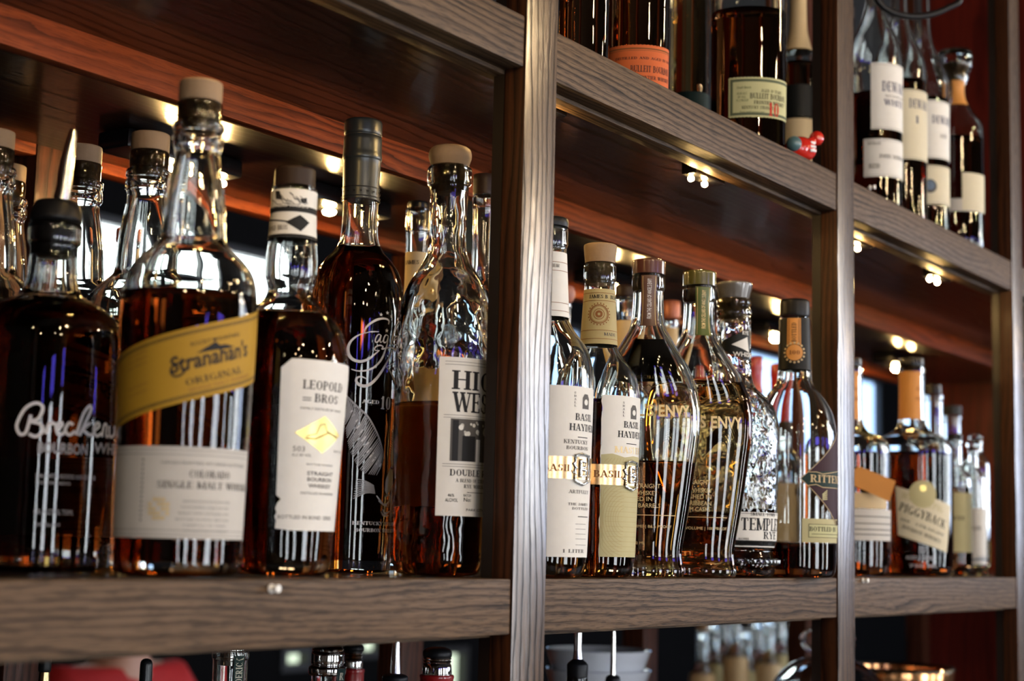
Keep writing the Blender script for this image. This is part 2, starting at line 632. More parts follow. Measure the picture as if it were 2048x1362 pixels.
class Art:
    """flat artwork in (u, z) metres that is wrapped on a surface of revolution"""

    def __init__(self):
        self.layers = []      # (polys, material, level)

    def add(self, polys, mat, level=1):
        self.layers.append((polys, mat, level))

    def poly(self, pts, mat, level=1):
        self.add([pts], mat, level)

    def rect(self, u0, u1, z0, z1, mat, level=1):
        self.add([[(u0, z0), (u1, z0), (u1, z1), (u0, z1)]], mat, level)

    def text(self, s, u, z, h, mat, width=None, nvis=None, style='serif', bold=0.0, shear=0.0, rot=0.0, level=2, stem=0.19, anchor='L', sx=1.0, thin=.07):
        if style == 'serif':
            polys, wd = serif_polys(s, stem=stem, thin=thin)
            wv = serif_polys(s[:nvis], stem=stem)[1] if nvis else wd
        else:
            polys, wd = sans_polys(s, bold, shear)
            wv = sans_polys(s[:nvis], bold, shear)[1] if nvis else wd
        kx = (width / wv) if width else h * sx
        off = -wd * kx / 2 if anchor == 'C' else 0
        c, sn = math.cos(rot), math.sin(rot)
        res = []
        for p in polys:
            q = []
            for a, b in p:
                a = a * kx + off
                b = b * h
                q.append((u + a * c - b * sn, z + a * sn + b * c))
            res.append(q)
        self.add(res, mat, level)

    def stroke(self, pts, wds, mat, level=2):
        n = len(pts)
        if not isinstance(wds, (list, tuple)):
            wds = [wds] * n
        L, R = [], []
        for i in range(n):
            a = pts[max(0, i - 1)]
            b = pts[min(n - 1, i + 1)]
            dx, dy = b[0] - a[0], b[1] - a[1]
            k = math.hypot(dx, dy) or 1e-9
            nx, ny = -dy / k * wds[i] / 2, dx / k * wds[i] / 2
            L.append((pts[i][0] + nx, pts[i][1] + ny))
            R.append((pts[i][0] - nx, pts[i][1] - ny))
        self.add([[L[i], L[i + 1], R[i + 1], R[i]] for i in range(n - 1)], mat, level)

    def ring(self, u, z, r, wd, mat, level=2, n=28, kz=1.0):
        pts = [(u + r * math.cos(2 * PI * i / n), z + kz * r * math.sin(2 * PI * i / n)) for i in range(n + 1)]
        self.stroke(pts, wd, mat, level)

    def disc(self, u, z, r, mat, level=2, n=24):
        self.poly([(u + r * math.cos(2 * PI * i / n), z + r * math.sin(2 * PI * i / n)) for i in range(n)], mat, level)

    def build(self, name, parent, rfun, rref, ky=1.0, du=0.0028, dz=0.007, off=0.0003):
        mats = []
        bm = bmesh.new()
        lev = bm.verts.layers.float.new('lev')
        for polys, mat, level in self.layers:
            if mat not in mats:
                mats.append(mat)
            mi = mats.index(mat)
            for p in polys:
                vs = []
                for a, b in p:
                    v = bm.verts.new((a, b, 0))
                    v[lev] = level
                    vs.append(v)
                try:
                    f = bm.faces.new(vs)
                    f.material_index = mi
                except ValueError:
                    pass
        bmesh.ops.triangulate(bm, faces=[f for f in bm.faces if len(f.verts) > 4])
        us = [v.co.x for v in bm.verts]
        zs = [v.co.y for v in bm.verts]
        u = math.floor(min(us) / du) * du + du
        while u < max(us):
            g = bm.verts[:] + bm.edges[:] + bm.faces[:]
            bmesh.ops.bisect_plane(bm, geom=g, plane_co=(u, 0, 0), plane_no=(1, 0, 0))
            u += du
        if dz:
            z = min(zs) + dz
            while z < max(zs):
                g = bm.verts[:] + bm.edges[:] + bm.faces[:]
                bmesh.ops.bisect_plane(bm, geom=g, plane_co=(0, z, 0), plane_no=(0, 1, 0))
                z += dz
        for v in bm.verts:
            th = v.co.x / rref
            z = v.co.y
            r = rfun(z) + off + 0.00018 * max(0.0, v[lev] - 1)
            v.co = Vector((r * math.sin(th), -r * ky * math.cos(th), z))
        bm.normal_update()
        for f in bm.faces:
            c = f.calc_center_median()
            if f.normal.x * c.x + f.normal.y * c.y < 0:
                f.normal_flip()
        return obj(name, bm, mats, parent, smooth=True, angle=None)


# ------------------------------------------------------------------ bottles
class Bottle:
    """A bottle whose outline is given as the (row, half width) it shows at `depth` metres; everything is turned into metres
    at once and built as a solid of revolution standing on shelf height z0."""

    def __init__(self, x, depth, prof, label='', z0=0.0, ref=1147, name='whiskey_bottle', cat='bottle', group=None, ky=1.0):
        base = at(x, ref, depth)
        self.X, self.Y = base[0], base[1]
        self.z0 = z0
        self.ky = ky
        self.depth = depth
        a = math.atan2(CAM[1] - self.Y, CAM[0] - self.X)
        self.rz = a + PI / 2
        self.root = empty(name, (self.X, self.Y, z0), self.rz)
        tag(self.root, label, cat, group)
        self.prof = [self.rz_of(y, hw) for y, hw in prof]     # top -> base, (r, z)
        self.prof[-1] = (self.prof[-1][0], 0.0)
        self.sm = smooth_profile(self.prof, 4)
        zz = np.array([p[1] for p in self.sm][::-1])
        rr = np.array([p[0] for p in self.sm][::-1])
        self.zz = np.maximum.accumulate(zz)
        self.rr = rr

    def rz_of(self, y, hw):
        z = z_at(self.X, self.Y, y)
        d = (np.array((self.X, self.Y, z)) - CAM) @ FWD
        return hw * d / FPX, z - self.z0

    def r(self, z):
        return float(np.interp(z, self.zz, self.rr))

    def zc(self, y, front=True):
        """height of the surface facing the camera at row y"""
        z = z_at(self.X, self.Y, y)
        if front:
            for _ in range(3):
                r = self.r(z - self.z0) * (self.ky if self.ky < 1 else 1)
                a = self.rz - PI / 2
                z = z_at(self.X + r * math.cos(a), self.Y + r * math.sin(a), y)
        return z - self.z0

    def s(self, x, y, rref):
        """(u, z) of the surface seen at photo point x, y"""
        d = ray(x, y)
        o2 = CAM - np.array((self.X, self.Y, self.z0))
        z = self.zc(y)
        th = 0
        c, sn = math.cos(-self.rz), math.sin(-self.rz)
        ox, oy = o2[0] * c - o2[1] * sn, o2[0] * sn + o2[1] * c
        dx, dy = d[0] * c - d[1] * sn, d[0] * sn + d[1] * c
        oy, dy = oy / self.ky, dy / self.ky
        for _ in range(3):
            R_ = self.r(z)
            A = dx * dx + dy * dy
            B = 2 * (ox * dx + oy * dy)
            C_ = ox * ox + oy * oy - R_ * R_
            D_ = B * B - 4 * A * C_
            t = (-B - math.sqrt(max(0, D_))) / (2 * A)
            px, py, z = ox + t * dx, oy + t * dy, o2[2] + t * d[2]
            th = math.atan2(px, -py)
        return th * rref, z

    def glass(self, mat, wall=0.003, fill=None, liq=None, seg=56, name='glass_body', base_t=0.009, cavity=True):
        """solid glass up to the liquid level, hollow above it; the liquid sits in it as its own mesh"""
        op = [p for p in self.sm][::-1]                # base -> top
        zf = self.zc(fill, False) if fill is not None else base_t
        pr = [(0.0, 0.004), (op[0][0] * 0.55, 0.0025), (op[0][0] * 0.9, 0.0), (op[0][0] * 0.985, 0.0008)]
        pr += [(r, z) for r, z in op if z > 0.0015]
        top = op[-1]
        inner = [(max(0.003, r - wall), z) for r, z in op if zf + 0.001 < z < top[1] - 0.0005]
        pr.append((top[0] - wall * 0.3, top[1] + 0.0008))
        pr.append((max(0.003, top[0] - wall), top[1]))
        pr += inner[::-1]
        rf = max(0.003, self.r(zf) - wall)
        pr += [(rf, zf + 0.0008), (rf * 0.93, zf), (0.0, zf)]
        bm = bmesh.new()
        lathe(bm, pr, seg, ky=self.ky)
        g = obj(name, bm, mat, self.root)
        if liq is not None and zf > base_t + 0.01:
            lp = [(0.0, base_t), (op[0][0] * 0.8, base_t), (max(.003, self.r(base_t + .004) - wall), base_t + .004)]
            lp += [(max(.003, r - wall), z) for r, z in op if base_t + .006 < z < zf - .0015]
            lp += [(rf, zf - 0.0004), (0.0, zf - 0.0004)]
            bm = bmesh.new()
            lathe(bm, lp, seg, ky=self.ky)
            obj('liquid', bm, liq, self.root)
        return g

    def turned(self, name, pts, mat, seg=40, parent=None, ky=None, dr=0.0, closed=True):
        """a turned part from (row, half width), top -> bottom, closed at both ends"""
        q = [self.rz_of(y, hw) for y, hw in pts]
        q = [(r + dr, z) for r, z in q]
        sm = smooth_profile([q[0]] + q + [q[-1]], 3)[::-1]
        pr = ([(0.0, sm[0][1])] if closed else []) + sm + ([(0.0, sm[-1][1])] if closed else [])
        bm = bmesh.new()
        lathe(bm, pr, seg, ky=self.ky if ky is None else ky)
        return obj(name, bm, mat, parent or self.root)

    def wrap(self, art, name, rref, dz=0.007, off=0.0003, du=0.0028, parent=None):
        return art.build(name, parent or self.root, self.r, rref, self.ky, du, dz, off)


# ================================================================== the room
Z_FLOOR, Z_CEIL = -1.42, 2.4
XW0, XW1, YN, YF = -6.0, 13.0, -4.3, 4.4
WALLP = pbr('wall_paint', (0.045, 0.035, 0.03), 0.7, noise=0.2, nscale=3)
WALLD = pbr('far_wall_panelling', (0.0035, 0.0035, 0.004), 0.9, noise=0.3, nscale=4, spec=0.1)
FLOORM = wood('floor_planks', 0, (0.02, 0.011, 0.007), (0.06, 0.034, 0.02), (0.09, 0.05, 0.03), rough=0.4, coat=0.3, pitch=.03)
CEILM = pbr('ceiling_paint', (0.035, 0.028, 0.024), 0.8, noise=0.15, nscale=2)
PANE_N = emit('daylight_pane_street', (0.90, 0.95, 1.0), WIN_NEAR)
PANE_P = emit('violet_transom_pane', (0.16, 0.12, 1.0), WIN_NEAR * 0.55)
PANE_F = emit('daylight_pane_garden', (0.86, 0.96, 0.98), WIN_FAR)
PANE_B = emit('blue_sky_pane', (0.40, 0.62, 0.98), WIN_FAR * 0.42)
FRAME = pbr('window_frame_paint', (0.02, 0.018, 0.016), 0.4)


def structure(name, bm, mat, parent=None):
    o = obj(name, bm, mat, parent, smooth=False)
    if parent is None:
        o['kind'] = 'structure'
    return o


bm = bmesh.new(); box(bm, XW0, XW1, YN, YF, Z_FLOOR - .1, Z_FLOOR); structure('floor', bm, FLOORM)
bm = bmesh.new(); box(bm, XW0, XW1, YN, YF, Z_CEIL, Z_CEIL + .1); structure('ceiling', bm, CEILM)
bm = bmesh.new(); box(bm, XW0 - .1, XW0, YN, YF, Z_FLOOR, Z_CEIL); structure('wall_left', bm, WALLP)
bm = bmesh.new(); box(bm, XW1, XW1 + .1, YN, YF, Z_FLOOR, Z_CEIL); structure('wall_right', bm, WALLP)


def wall_with_holes(name, y0, y1, holes, mat):
    """wall along X with rectangular openings (x0, x1, z0, z1)"""
    bm = bmesh.new()
    xs = sorted({XW0, XW1, *[h[0] for h in holes], *[h[1] for h in holes]})
    for a, b in zip(xs, xs[1:]):
        hh = sorted([(h[2], h[3]) for h in holes if h[0] <= a + 1e-6 and h[1] >= b - 1e-6])
        z = Z_FLOOR
        for z0, z1 in hh:
            box(bm, a, b, y0, y1, z, z0)
            z = z1
        box(bm, a, b, y0, y1, z, Z_CEIL)
    return structure(name, bm, mat)


WN = 0


def window(x0, x1, z0, z1, y, side, pane, mull=(), transom=None, tp=None):
    """pane and frame set in the wall; side = +1 when the wall's inner face looks towards +Y"""
    global WN
    WN += 1
    f = 0.035
    bm = bmesh.new()
    yy = sorted((y - side * 0.05, y + side * 0.012))
    for a, b in ((x0, x0 + f), (x1 - f, x1)) + tuple((m - f / 2, m + f / 2) for m in mull):
        box(bm, a, b, yy[0], yy[1], z0 + f, z1 - f)
    box(bm, x0, x1, yy[0], yy[1], z0, z0 + f)
    box(bm, x0, x1, yy[0], yy[1], z1 - f, z1)
    if transom:
        box(bm, x0 + f, x1 - f, yy[0], yy[1], transom - f / 2, transom + f / 2)
    o = structure('window_%d' % WN, bm, FRAME)
    bm = bmesh.new()
    zt = transom if transom else z1
    box(bm, x0 + .01, x1 - .01, y - side * 0.045 - .003, y - side * 0.045, z0 + .01, zt)
    obj('window_pane', bm, pane, o, smooth=False)
    if transom:
        bm = bmesh.new()
        box(bm, x0 + .01, x1 - .01, y - side * 0.045 - .003, y - side * 0.045, zt, z1 - .01)
        obj('transom_pane', bm, tp, o, smooth=False)


near = [(-4.6, -4.1, 0), (-3.1, -2.5, 0), (-1.6, -1.1, 0), (0.1, 0.95, 0), (1.9, 2.25, 0), (3.4, 4.1, 0), (4.9, 7.7, 1), (8.6, 12.4, 2)]
ZN0, ZN1, ZNT = -1.0, 0.78, 0.50
PANE_S = emit('blue_daylight_pane', (0.62, 0.74, 1.0), WIN_NEAR * 0.8)
wall_with_holes('wall_street', YN - .12, YN, [(a, b, ZN0 if t == 0 else .12, ZN1 if t == 0 else 1.85) for a, b, t in near], WALLP)
for a, b, t in near:
    if t == 0:
        window(a, b, ZN0, ZN1, YN, 1, PANE_N, (), ZNT, PANE_P)
    else:
        window(a, b, .12, 1.85, YN, 1, PANE_N if t == 1 else PANE_S, (a + (b - a) / 3, a + (b - a) * 2 / 3))
far = [(2.95, 3.55, 1.0, 1.32, PANE_F, ()), (3.62, 4.42, 1.0, 1.32, PANE_F, (4.0,)), (6.3, 7.05, 0.55, 1.32, PANE_B, ()),
       (7.75, 8.55, 0.45, 1.42, PANE_F, ()), (8.9, 11.6, 0.45, 1.46, PANE_B, (10.2,)), (3.1, 3.9, -0.75, -0.45, PANE_F, ()),
       (4.9, 6.0, -0.72, -0.42, PANE_F, ())]
far = [h for h in far if h[2] > 0]
for xa, ya, xb, yb in ((560, 1345, 622, 1290), (712, 1318, 768, 1262), (862, 1400, 935, 1292), (985, 1400, 1040, 1300)):
    qa, qb = on_y(xa, ya, YF), on_y(xb, yb, YF)
    far.append((qa[0], qb[0], qa[2], qb[2], emit('soft_lit_pane', (0.80, 0.95, 0.72), 1.1), ()))
wall_with_holes('wall_garden', YF, YF + .12, [h[:4] for h in far], WALLD)
for a, b, z0, z1, p, mu in far:
    window(a, b, z0, z1, YF, -1, p, mu)

# ================================================================== the open back-bar shelving
PITCH, PW, RH = 0.5532, 0.0412, 0.038
shelf = empty('back_bar_shelving', (0, 0, Z_FLOOR))
tag(shelf, 'open oak back-bar shelving seen from below with posts, rails and glossy boards', 'shelving')


def part(name, bm, mat, smooth=True):
    o = obj(name, bm, mat, None, smooth=smooth, angle=0.5)
    o.parent = shelf
    o.location = (0, 0, -Z_FLOOR)
    return o


LEVELS = [-.802, -.401, 0.0, .401]
for k in range(-1, 5):
    x = k * PITCH
    bm = bmesh.new(); box(bm, x, x + PW, -.0015, .017, Z_FLOOR + .001, 1.25, .0018)
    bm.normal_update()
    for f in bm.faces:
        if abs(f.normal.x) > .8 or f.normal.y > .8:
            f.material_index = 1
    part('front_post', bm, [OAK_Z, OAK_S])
    bm = bmesh.new(); box(bm, x + .0005, x + PW - .0005, .0172, .0265, Z_FLOOR + .001, 1.25); part('post_backing', bm, BLACKW)
    bm = bmesh.new(); box(bm, x, x + PW, .535, .570, Z_FLOOR + .001, 1.25, .0018); part('back_post', bm, MAHOG_Z)
for zs in LEVELS:
    for k in range(-2, 4):
        x0 = k * PITCH + PW + .0002 if k > -2 else -.9
        x1 = (k + 1) * PITCH - .0002
        bm = bmesh.new(); box(bm, x0, x1, 0, .017, zs - RH, zs - .0004, .0014); part('front_rail', bm, OAK_X)
        bm = bmesh.new(); box(bm, x0, x1, .536, .556, zs - RH, zs, .0014); part('back_rail', bm, MAHOG)
    bm = bmesh.new(); box(bm, -.9, 4 * PITCH + PW, .0334, .2405, zs - .028, zs - .0004)
    part('front_board', bm, BOARD, False)
    bm = bmesh.new(); box(bm, -.9, 4 * PITCH + PW, .2535, .534, zs - .028, zs - .0004)
    part('rear_board', bm, BOARD, False)
    bm = bmesh.new(); box(bm, -.9, 4 * PITCH + PW, .2407, .2533, zs - .055, zs - .0004, .001)
    part('middle_rail', bm, MAHOG)
    bm = bmesh.new(); box(bm, -.9, 4 * PITCH + PW, .0174, .0332, zs - .041, zs - .0004, .001)
    part('cleat', bm, OAK_X)
bm = bmesh.new(); box(bm, 4 * PITCH + PW + .001, 4 * PITCH + PW + .02, .0, .57, Z_FLOOR + .001, 1.25); part('end_panel', bm, ENDP, False)

# puck lamps screwed under the boards
WARM = (1.0, 0.62, 0.22)
PUCKM = emit('puck_lamp_bulb', WARM, PUCK)
puck = empty('puck_light', (0, 0, 0))
tag(puck, 'small lit puck light behind the front rail, over the middle bay', 'light', 'puck lights under the shelf boards')
bm = bmesh.new(); box(bm, -.026, .030, -.008, .008, -.013, 0, .002); obj('housing', bm, BLACKP, puck)
for dx in (-.022, .004):
    bm = bmesh.new(); bmesh.ops.create_uvsphere(bm, u_segments=12, v_segments=8, radius=.0028)
    for v in bm.verts:
        v.co += Vector((dx, 0, -.0165))
    obj('bulb', bm, PUCKM, puck)
spots = []
for px in (1075, 1405, 1712, 1872, 2110, 490):
    X = min(np.linspace(-.6, 2.1, 2701), key=lambda v: abs(proj((v, .047, .36))[0] - px))
    spots.append((float(X), .047, .401 - .0285, 'beside the front rail', 0))
for px, py in ((352, 332), (672, 418), (1234, 578), (1556, 674), (1797, 734)):
    q = on_z(px, py, .401 - .0285 - .0165)
    spots.append((q[0], q[1], .401 - .0285, 'under the rear board', 1))
ORD = ['first', 'second', 'third', 'fourth', 'fifth']
cnt = {}
first = True
spots.sort()
for X, Y, Z, wd, kd in spots:
    o = puck if first else copy_tree(puck)
    first = False
    o.location = (X, Y, Z)
    px = proj((X, Y, Z))[0]
    bay = 'left bay' if px < 1010 else ('middle bay' if px < 1690 else 'right bay')
    cnt[(kd, bay)] = cnt.get((kd, bay), 0) + 1
    o['label'] = 'tiny warm puck light %s, %s along the %s' % (wd, ORD[cnt[(kd, bay)] - 1], bay)
    if kd == 1:
        o.rotation_euler = (0, 0, PI)
        o.scale = (2.5, 2.5, 1.3)

# pendant bulbs hanging over the customers' side
BULBM = emit('pendant_bulb', (1.0, 0.72, 0.40), BULB)
pend = empty('pendant_lamp', (0, 0, Z_CEIL))
tag(pend, 'warm pendant bulb on a black cord over the customer side', 'lamp', 'pendant bulbs over the customer side')
bm = bmesh.new(); lathe(bm, [(0, -1.40), (.018, -1.395), (.032, -1.37), (.034, -1.345), (.022, -1.31), (.014, -1.295), (0, -1.295)], 16); obj('bulb', bm, BULBM, pend)
bm = bmesh.new(); lathe(bm, [(0, -1.295), (.017, -1.295), (.017, -1.24), (.006, -1.23), (0, -1.23)], 16); obj('socket', bm, BLACKP, pend)
bm = bmesh.new(); tube(bm, [(0, 0, -1.23), (0, 0, -.002)], .003, 8); obj('cord', bm, BLACKP, pend)
k = 0
for X, Y in ((-3.2, -2.2), (-2.0, -2.9), (-1.1, -1.9), (-.1, -2.6), (.9, -1.9), (1.8, -3.0), (2.8, -2.1), (4.2, -2.7), (6.0, -2.2), (-2.4, -.9), (-1.6, -3.4), (.4, -3.3), (1.3, -1.3), (-.6, -1.5), (3.4, -3.3)):
    o = pend if k == 0 else copy_tree(pend)
    k += 1
    o.location = (X, Y, Z_CEIL)


# ================================================================== bottles on the main shelf
def band(a, rref, z0, z1, mat, u0=-PI, u1=PI, level=1):
    a.rect(u0 * rref, u1 * rref, z0, z1, mat, level)


def hline(a, u0, u1, z, w_, mat, level=2):
    a.rect(u0, u1, z - w_ / 2, z + w_ / 2, mat, level)


def tlines(a, b, rows, mat, rref, style='sans', bold=0.0, hk=1.0):
    """lines of print given as (text, x0, x1, baseline row, cap height in rows, visible letters)"""
    for t, x0, x1, y, h, nv in rows:
        u0, z = b.s(x0, y, rref)
        u1, z1 = b.s(x1, y, rref)
        hh = b.zc(y - h) - b.zc(y)
        a.text(t, u0, z, hh * hk, mat, width=u1 - u0, nvis=nv, style=style, bold=bold)


# --- flavoured bourbon with pourer, in front at the picture's edge
b = Bottle(68, 1.0, [(447, 48), (452, 52), (486, 52), (490, 48), (500, 46), (560, 50), (590, 60), (604, 84), (620, 112), (640, 132), (665, 143), (700, 146), (900, 147), (1120, 147), (1140, 142), (1147, 132)],
           'squat dark bourbon bottle with a steel pourer and white script lettering, leftmost at the front')
b.glass(GLS, .0035, 612, LQ_DK)
RR = b.r(.1)
b.turned('pourer_collar', [(402, 30), (405, 40), (415, 46), (432, 50), (444, 50), (452, 42), (490, 40), (512, 36), (516, 30)], RUBBER)
bm = bmesh.new()
p0 = Vector((0.002, 0, b.rz_of(410, 1)[1]))
zt = b.rz_of(258, 1)[1]
pz = p0.z
tube(bm, [(0.0, 0, pz - .006), (0.002, 0, pz), (0.0035, 0, pz + .012), (.0045, 0, pz + .03), (.0068, 0, zt - .004), (.0072, 0, zt)], [.0056, .0052, .0050, .0044, .0031, .0022], 16)
obj('pourer_spout', bm, STEEL, b.root)
a = Art()
tlines(a, b, [('BOURBON', 74, 174, 905, 22, None), ('WHISKEY', 186, 236, 905, 22, 5)], I_PALE, RR, bold=.035)
tlines(a, b, [('SMALL BATCH BLENDED AND BOTTLED', 70, 190, 955, 9, None), ('COLORADO', 70, 140, 968, 7, None), ('43% ALC/VOL 750ML', 66, 146, 1028, 11, None), ('DISTILLERY', 70, 120, 1052, 7, None)], I_PALE, RR)
pxs = lambda pts: [b.s(x, y, RR) for x, y in pts]
mm = 0.0012
# script lettering drawn as brush strokes
for st in ([(62, 830), (52, 865), (40, 868), (34, 850), (50, 818), (72, 806), (86, 815), (76, 838), (58, 842), (80, 848), (86, 862), (72, 873), (58, 868)],
           [(92, 868), (98, 848), (104, 846), (112, 850)], [(113, 860), (124, 850), (120, 844), (112, 856), (118, 870), (130, 864)],
           [(146, 850), (138, 846), (130, 860), (138, 870), (150, 862)], [(152, 870), (166, 828), (178, 812), (182, 818), (168, 850), (158, 872)], [(180, 846), (166, 858), (178, 870), (188, 866)],
           [(186, 862), (198, 852), (194, 846), (186, 858), (192, 872), (202, 866)], [(203, 874), (207, 850), (212, 850), (211, 872), (216, 872)], [(217, 852), (218, 872), (226, 870), (228, 852)]):
    a.stroke(smooth_profile(pxs(st), 4), .0019, I_WHITE)
b.wrap(a, 'printed_lettering', RR)

# --- cream and ochre labelled single malt
STR_PROF = [(207, 42), (209, 44), (228, 44), (246, 44), (250, 50), (262, 51), (268, 47), (274, 50), (290, 51), (298, 47), (308, 45), (330, 48), (360, 53), (410, 60), (470, 64), (486, 68), (500, 82), (520, 103), (545, 122), (575, 131), (610, 134), (700, 134), (900, 131), (1100, 129), (1136, 127), (1148, 116)]
b = Bottle(352, .93, STR_PROF, 'tall bourbon bottle with a slanted ochre label band and a wide wooden stopper', name='whiskey_bottle')
stran = b
b.glass(GLM, .0034, 596, LQ_RD)
b.turned('stopper', [(165, 36), (167, 42), (172, 43), (200, 43), (206, 42)], WOODCAP)
b.turned('stopper_cork', [(207, 36), (208, 37), (250, 36), (262, 34)], CORK, dr=-.0006)
RR = b.r(.12)
a = Art()
(ua, za), (ub, zb) = b.s(310, 674, RR), b.s(440, 642, RR)
(uc, zc_), (ud, zd) = b.s(310, 820, RR), b.s(440, 787, RR)
s1 = (zb - za) / (ub - ua); s2 = (zd - zc_) / (ud - uc)
U0, U1 = -1.75 * RR, 1.95 * RR
tz = lambda u, d=0: za + s1 * (u - ua) - d
bz = lambda u, d=0: zc_ + s2 * (u - uc) + d
a.poly([(U0, bz(U0)), (U1, bz(U1)), (U1, tz(U1)), (U0, tz(U0))], P_OCHRE)
for d in (.0026, .0036):
    a.stroke([(U0, tz(U0, d)), (U1, tz(U1, d))], .0005, I_BLACK)
    a.stroke([(U0, bz(U0, d)), (U1, bz(U1, d))], .0005, I_BLACK)
rot = math.atan(s1)


def tilt_text(t, x0, y0, x1, h, mat, nv=None, **k):
    u0, z0 = b.s(x0, y0, RR)
    u1, _ = b.s(x1, y0, RR)
    a.text(t, u0, z0, b.zc(y0 - h) - b.zc(y0), mat, width=(u1 - u0) / math.cos(rot), nvis=nv, rot=rot, **k)


tilt_text("Stranahan's", 341, 748, 486, 33, I_BLACK, 10, style='sans', bold=.028, shear=.22)
tilt_text('ORIGINAL', 372, 772, 472, 13, I_BLACK, 7, stem=.16)
tilt_text('SINGLE MALT WHISKEY', 378, 784, 470, 7, I_BROWN, 13, style='sans')
tilt_text('ROCKY MOUNTAIN', 382, 693, 470, 8, I_BLACK, 13, style='sans', bold=.01)
a.poly([b.s(x, y, RR) for x, y in ((392, 707), (408, 697), (420, 690), (430, 683), (440, 690), (450, 688), (468, 693), (455, 697), (430, 700))], I_BLACK, 2)
u, z = b.s(345, 742, RR)
a.stroke(smooth_profile([(u + .004, z + .004), (u + .001, z + .004), (u - .001, z), (u + .001, z - .003), (u + .005, z - .002), (u + .008, z + .002)], 3), .0012, I_BLACK)
for y in (712, 724, 735, 776, 790):
    tilt_text('CASK STRENGTH', 258, y + 8, 294, 4, I_BROWN, style='sans')
b.wrap(a, 'ochre_label', RR)
tag(bpy.data.objects[-1] if False else b.root.children[-1], 'slanted ochre yellow label')
a = Art()
z0, z1 = b.zc(1077), b.zc(893)
band(a, RR, z0, z1, P_GREY, -1.35, 1.33)
for d in (.002, .0045):
    hline(a, -1.35 * RR, 1.33 * RR, z0 + d, .0003, I_GREY); hline(a, -1.35 * RR, 1.33 * RR, z1 - d, .0003, I_GREY)
tlines(a, b, [('COLORADO', 378, 458, 955, 15, None), ('SINGLE MALT WHISKEY', 314, 476, 975, 14, 15)], I_GREY, RR, style='serif')
tlines(a, b, [('HANDCRAFTED AT HIGH ALTITUDE', 322, 470, 927, 6, 24), ('MADE WITH ROCKY MOUNTAIN WATER', 365, 458, 1004, 4, None), ('FOUR BARREL AGED MALTED', 362, 456, 1016, 4, None), ('BARLEY SPIRIT DISTILLED AND', 356, 456, 1028, 4, None),
              ('BOTTLED IN SMALL BATCHES', 350, 456, 1040, 4, None), ('CAREFULLY BY HAND', 364, 450, 1052, 4, None), ('46% ALC/VOL 94 PROOF', 365, 452, 1063, 4, None)], I_GREY, RR)
u, z = b.s(322, 1030, RR)
for i in range(5):
    for j in range(5):
        if (i * 7 + j * 3) % 4:
            a.rect(u + (i - 3) * .0026, u + (i - 2.2) * .0026, z + (j - 1) * .0026, z + (j - .3) * .0026, I_GOLDP, 2)
u, z = b.s(288, 905, RR)
for i in range(14):
    a.disc(u, z - .004 - i * .0026, .0007, I_GREY, n=8)
b.wrap(a, 'grey_label', RR)

# the same stoppered bottle again, three in a line going back and one more at the edge
for i, (px, py, lb) in enumerate(((302, 268, 'corked malt bottle directly behind the ochre labelled one, third from the back'),
                                  (168, 293, 'corked malt bottle seen between the steel pourer and the ochre label bottle'),
                                  (18, 331, 'small-looking corked malt bottle farthest back at the left edge'),
                                  (-8, 262, 'corked malt bottle cut by the left edge of the view'))):
    zt = b.rz_of(165, 1)[1]
    kz = (1.055, 1.095, 1.14, 1.025)[i]
    q = on_z(px, py, zt * kz)
    c = copy_tree(b.root)
    c.location = (q[0], q[1], 0)
    c.scale = (kz, kz, kz)
    c.rotation_euler = (0, 0, b.rz + (.5, 2.6, -2.2, 1.0)[i])
    c['label'] = lb
    c['group'] = 'corked malt bottles'
    for ch in c.children:
        if ch.name.startswith('liquid'):
            ch.data = ch.data.copy()
            ch.data.materials[0] = LQ_AM if i < 3 else LQ_DK
b.root['group'] = 'corked malt bottles'

# --- bonded bourbon with a tall cream label and a gold diamond
b = Bottle(556, 1.03, [(376, 42), (380, 45), (400, 45), (440, 45.5), (475, 47), (482, 48), (520, 51.5), (555, 50.5), (572, 45), (585, 44), (598, 50), (612, 64), (630, 84), (650, 100), (680, 113), (715, 121), (760, 122), (900, 115), (1060, 107), (1130, 103), (1148, 94)],
           'bourbon bottle with a tall off-white label, gold diamond and map-printed neck wrap', name='whiskey_bottle')
b.glass(GLM, .0034, 640, LQ_RD)
b.turned('stopper', [(339, 36), (341, 40), (350, 40.5), (376, 41)], WOODDK)
a = Art(); RN = b.r(b.zc(430))
z0, z1 = b.zc(474), b.zc(377)
band(a, RN, z0, z1, P_WHITE)
band(a, RN, z0, z0 + .0022, I_BLACK, level=2)
band(a, RN, b.zc(423), b.zc(411), I_BLACK, level=2)
tlines(a, b, [('IN HIGH PROOF WHISKEYS', 540, 615, 420.5, 5, None)], P_WHITE, RN, bold=.02)
for l_ in a.layers[-1:]:
    a.layers[-1] = (l_[0], l_[1], 3)
tlines(a, b, [('LEOPOLD BROS', 520, 575, 465, 10, None)], I_GREY, RN, style='serif')
a.poly([b.s(x, y, RN) for x, y in ((571, 444), (600, 430), (618, 446), (601, 463))], I_BLACK, 2)
a.stroke([b.s(538, 441, RN), b.s(575, 443, RN)], .0009, I_BLACK)
rr_ = random.Random(3)
for i in range(10):
    x = 545 + rr_.random() * 55
    y = 383 + rr_.random() * 20
    a.stroke([b.s(min(614, x + dx), min(409, max(380, y + dy)), RN) for dx, dy in ((0, 0), (6, 5), (9, 12), (16, 14), (20, 22))], .0005, I_GREY)
a.poly([b.s(x, y, RN) for x, y in ((552, 382), (560, 382), (566, 400), (553, 398))], I_BLACK, 2)
a.poly([b.s(x, y, RN) for x, y in ((600, 398), (613, 396), (613, 407), (603, 406))], I_BLACK, 2)
b.wrap(a, 'neck_wrap', RN)
a = Art(); RR = b.r(b.zc(900))
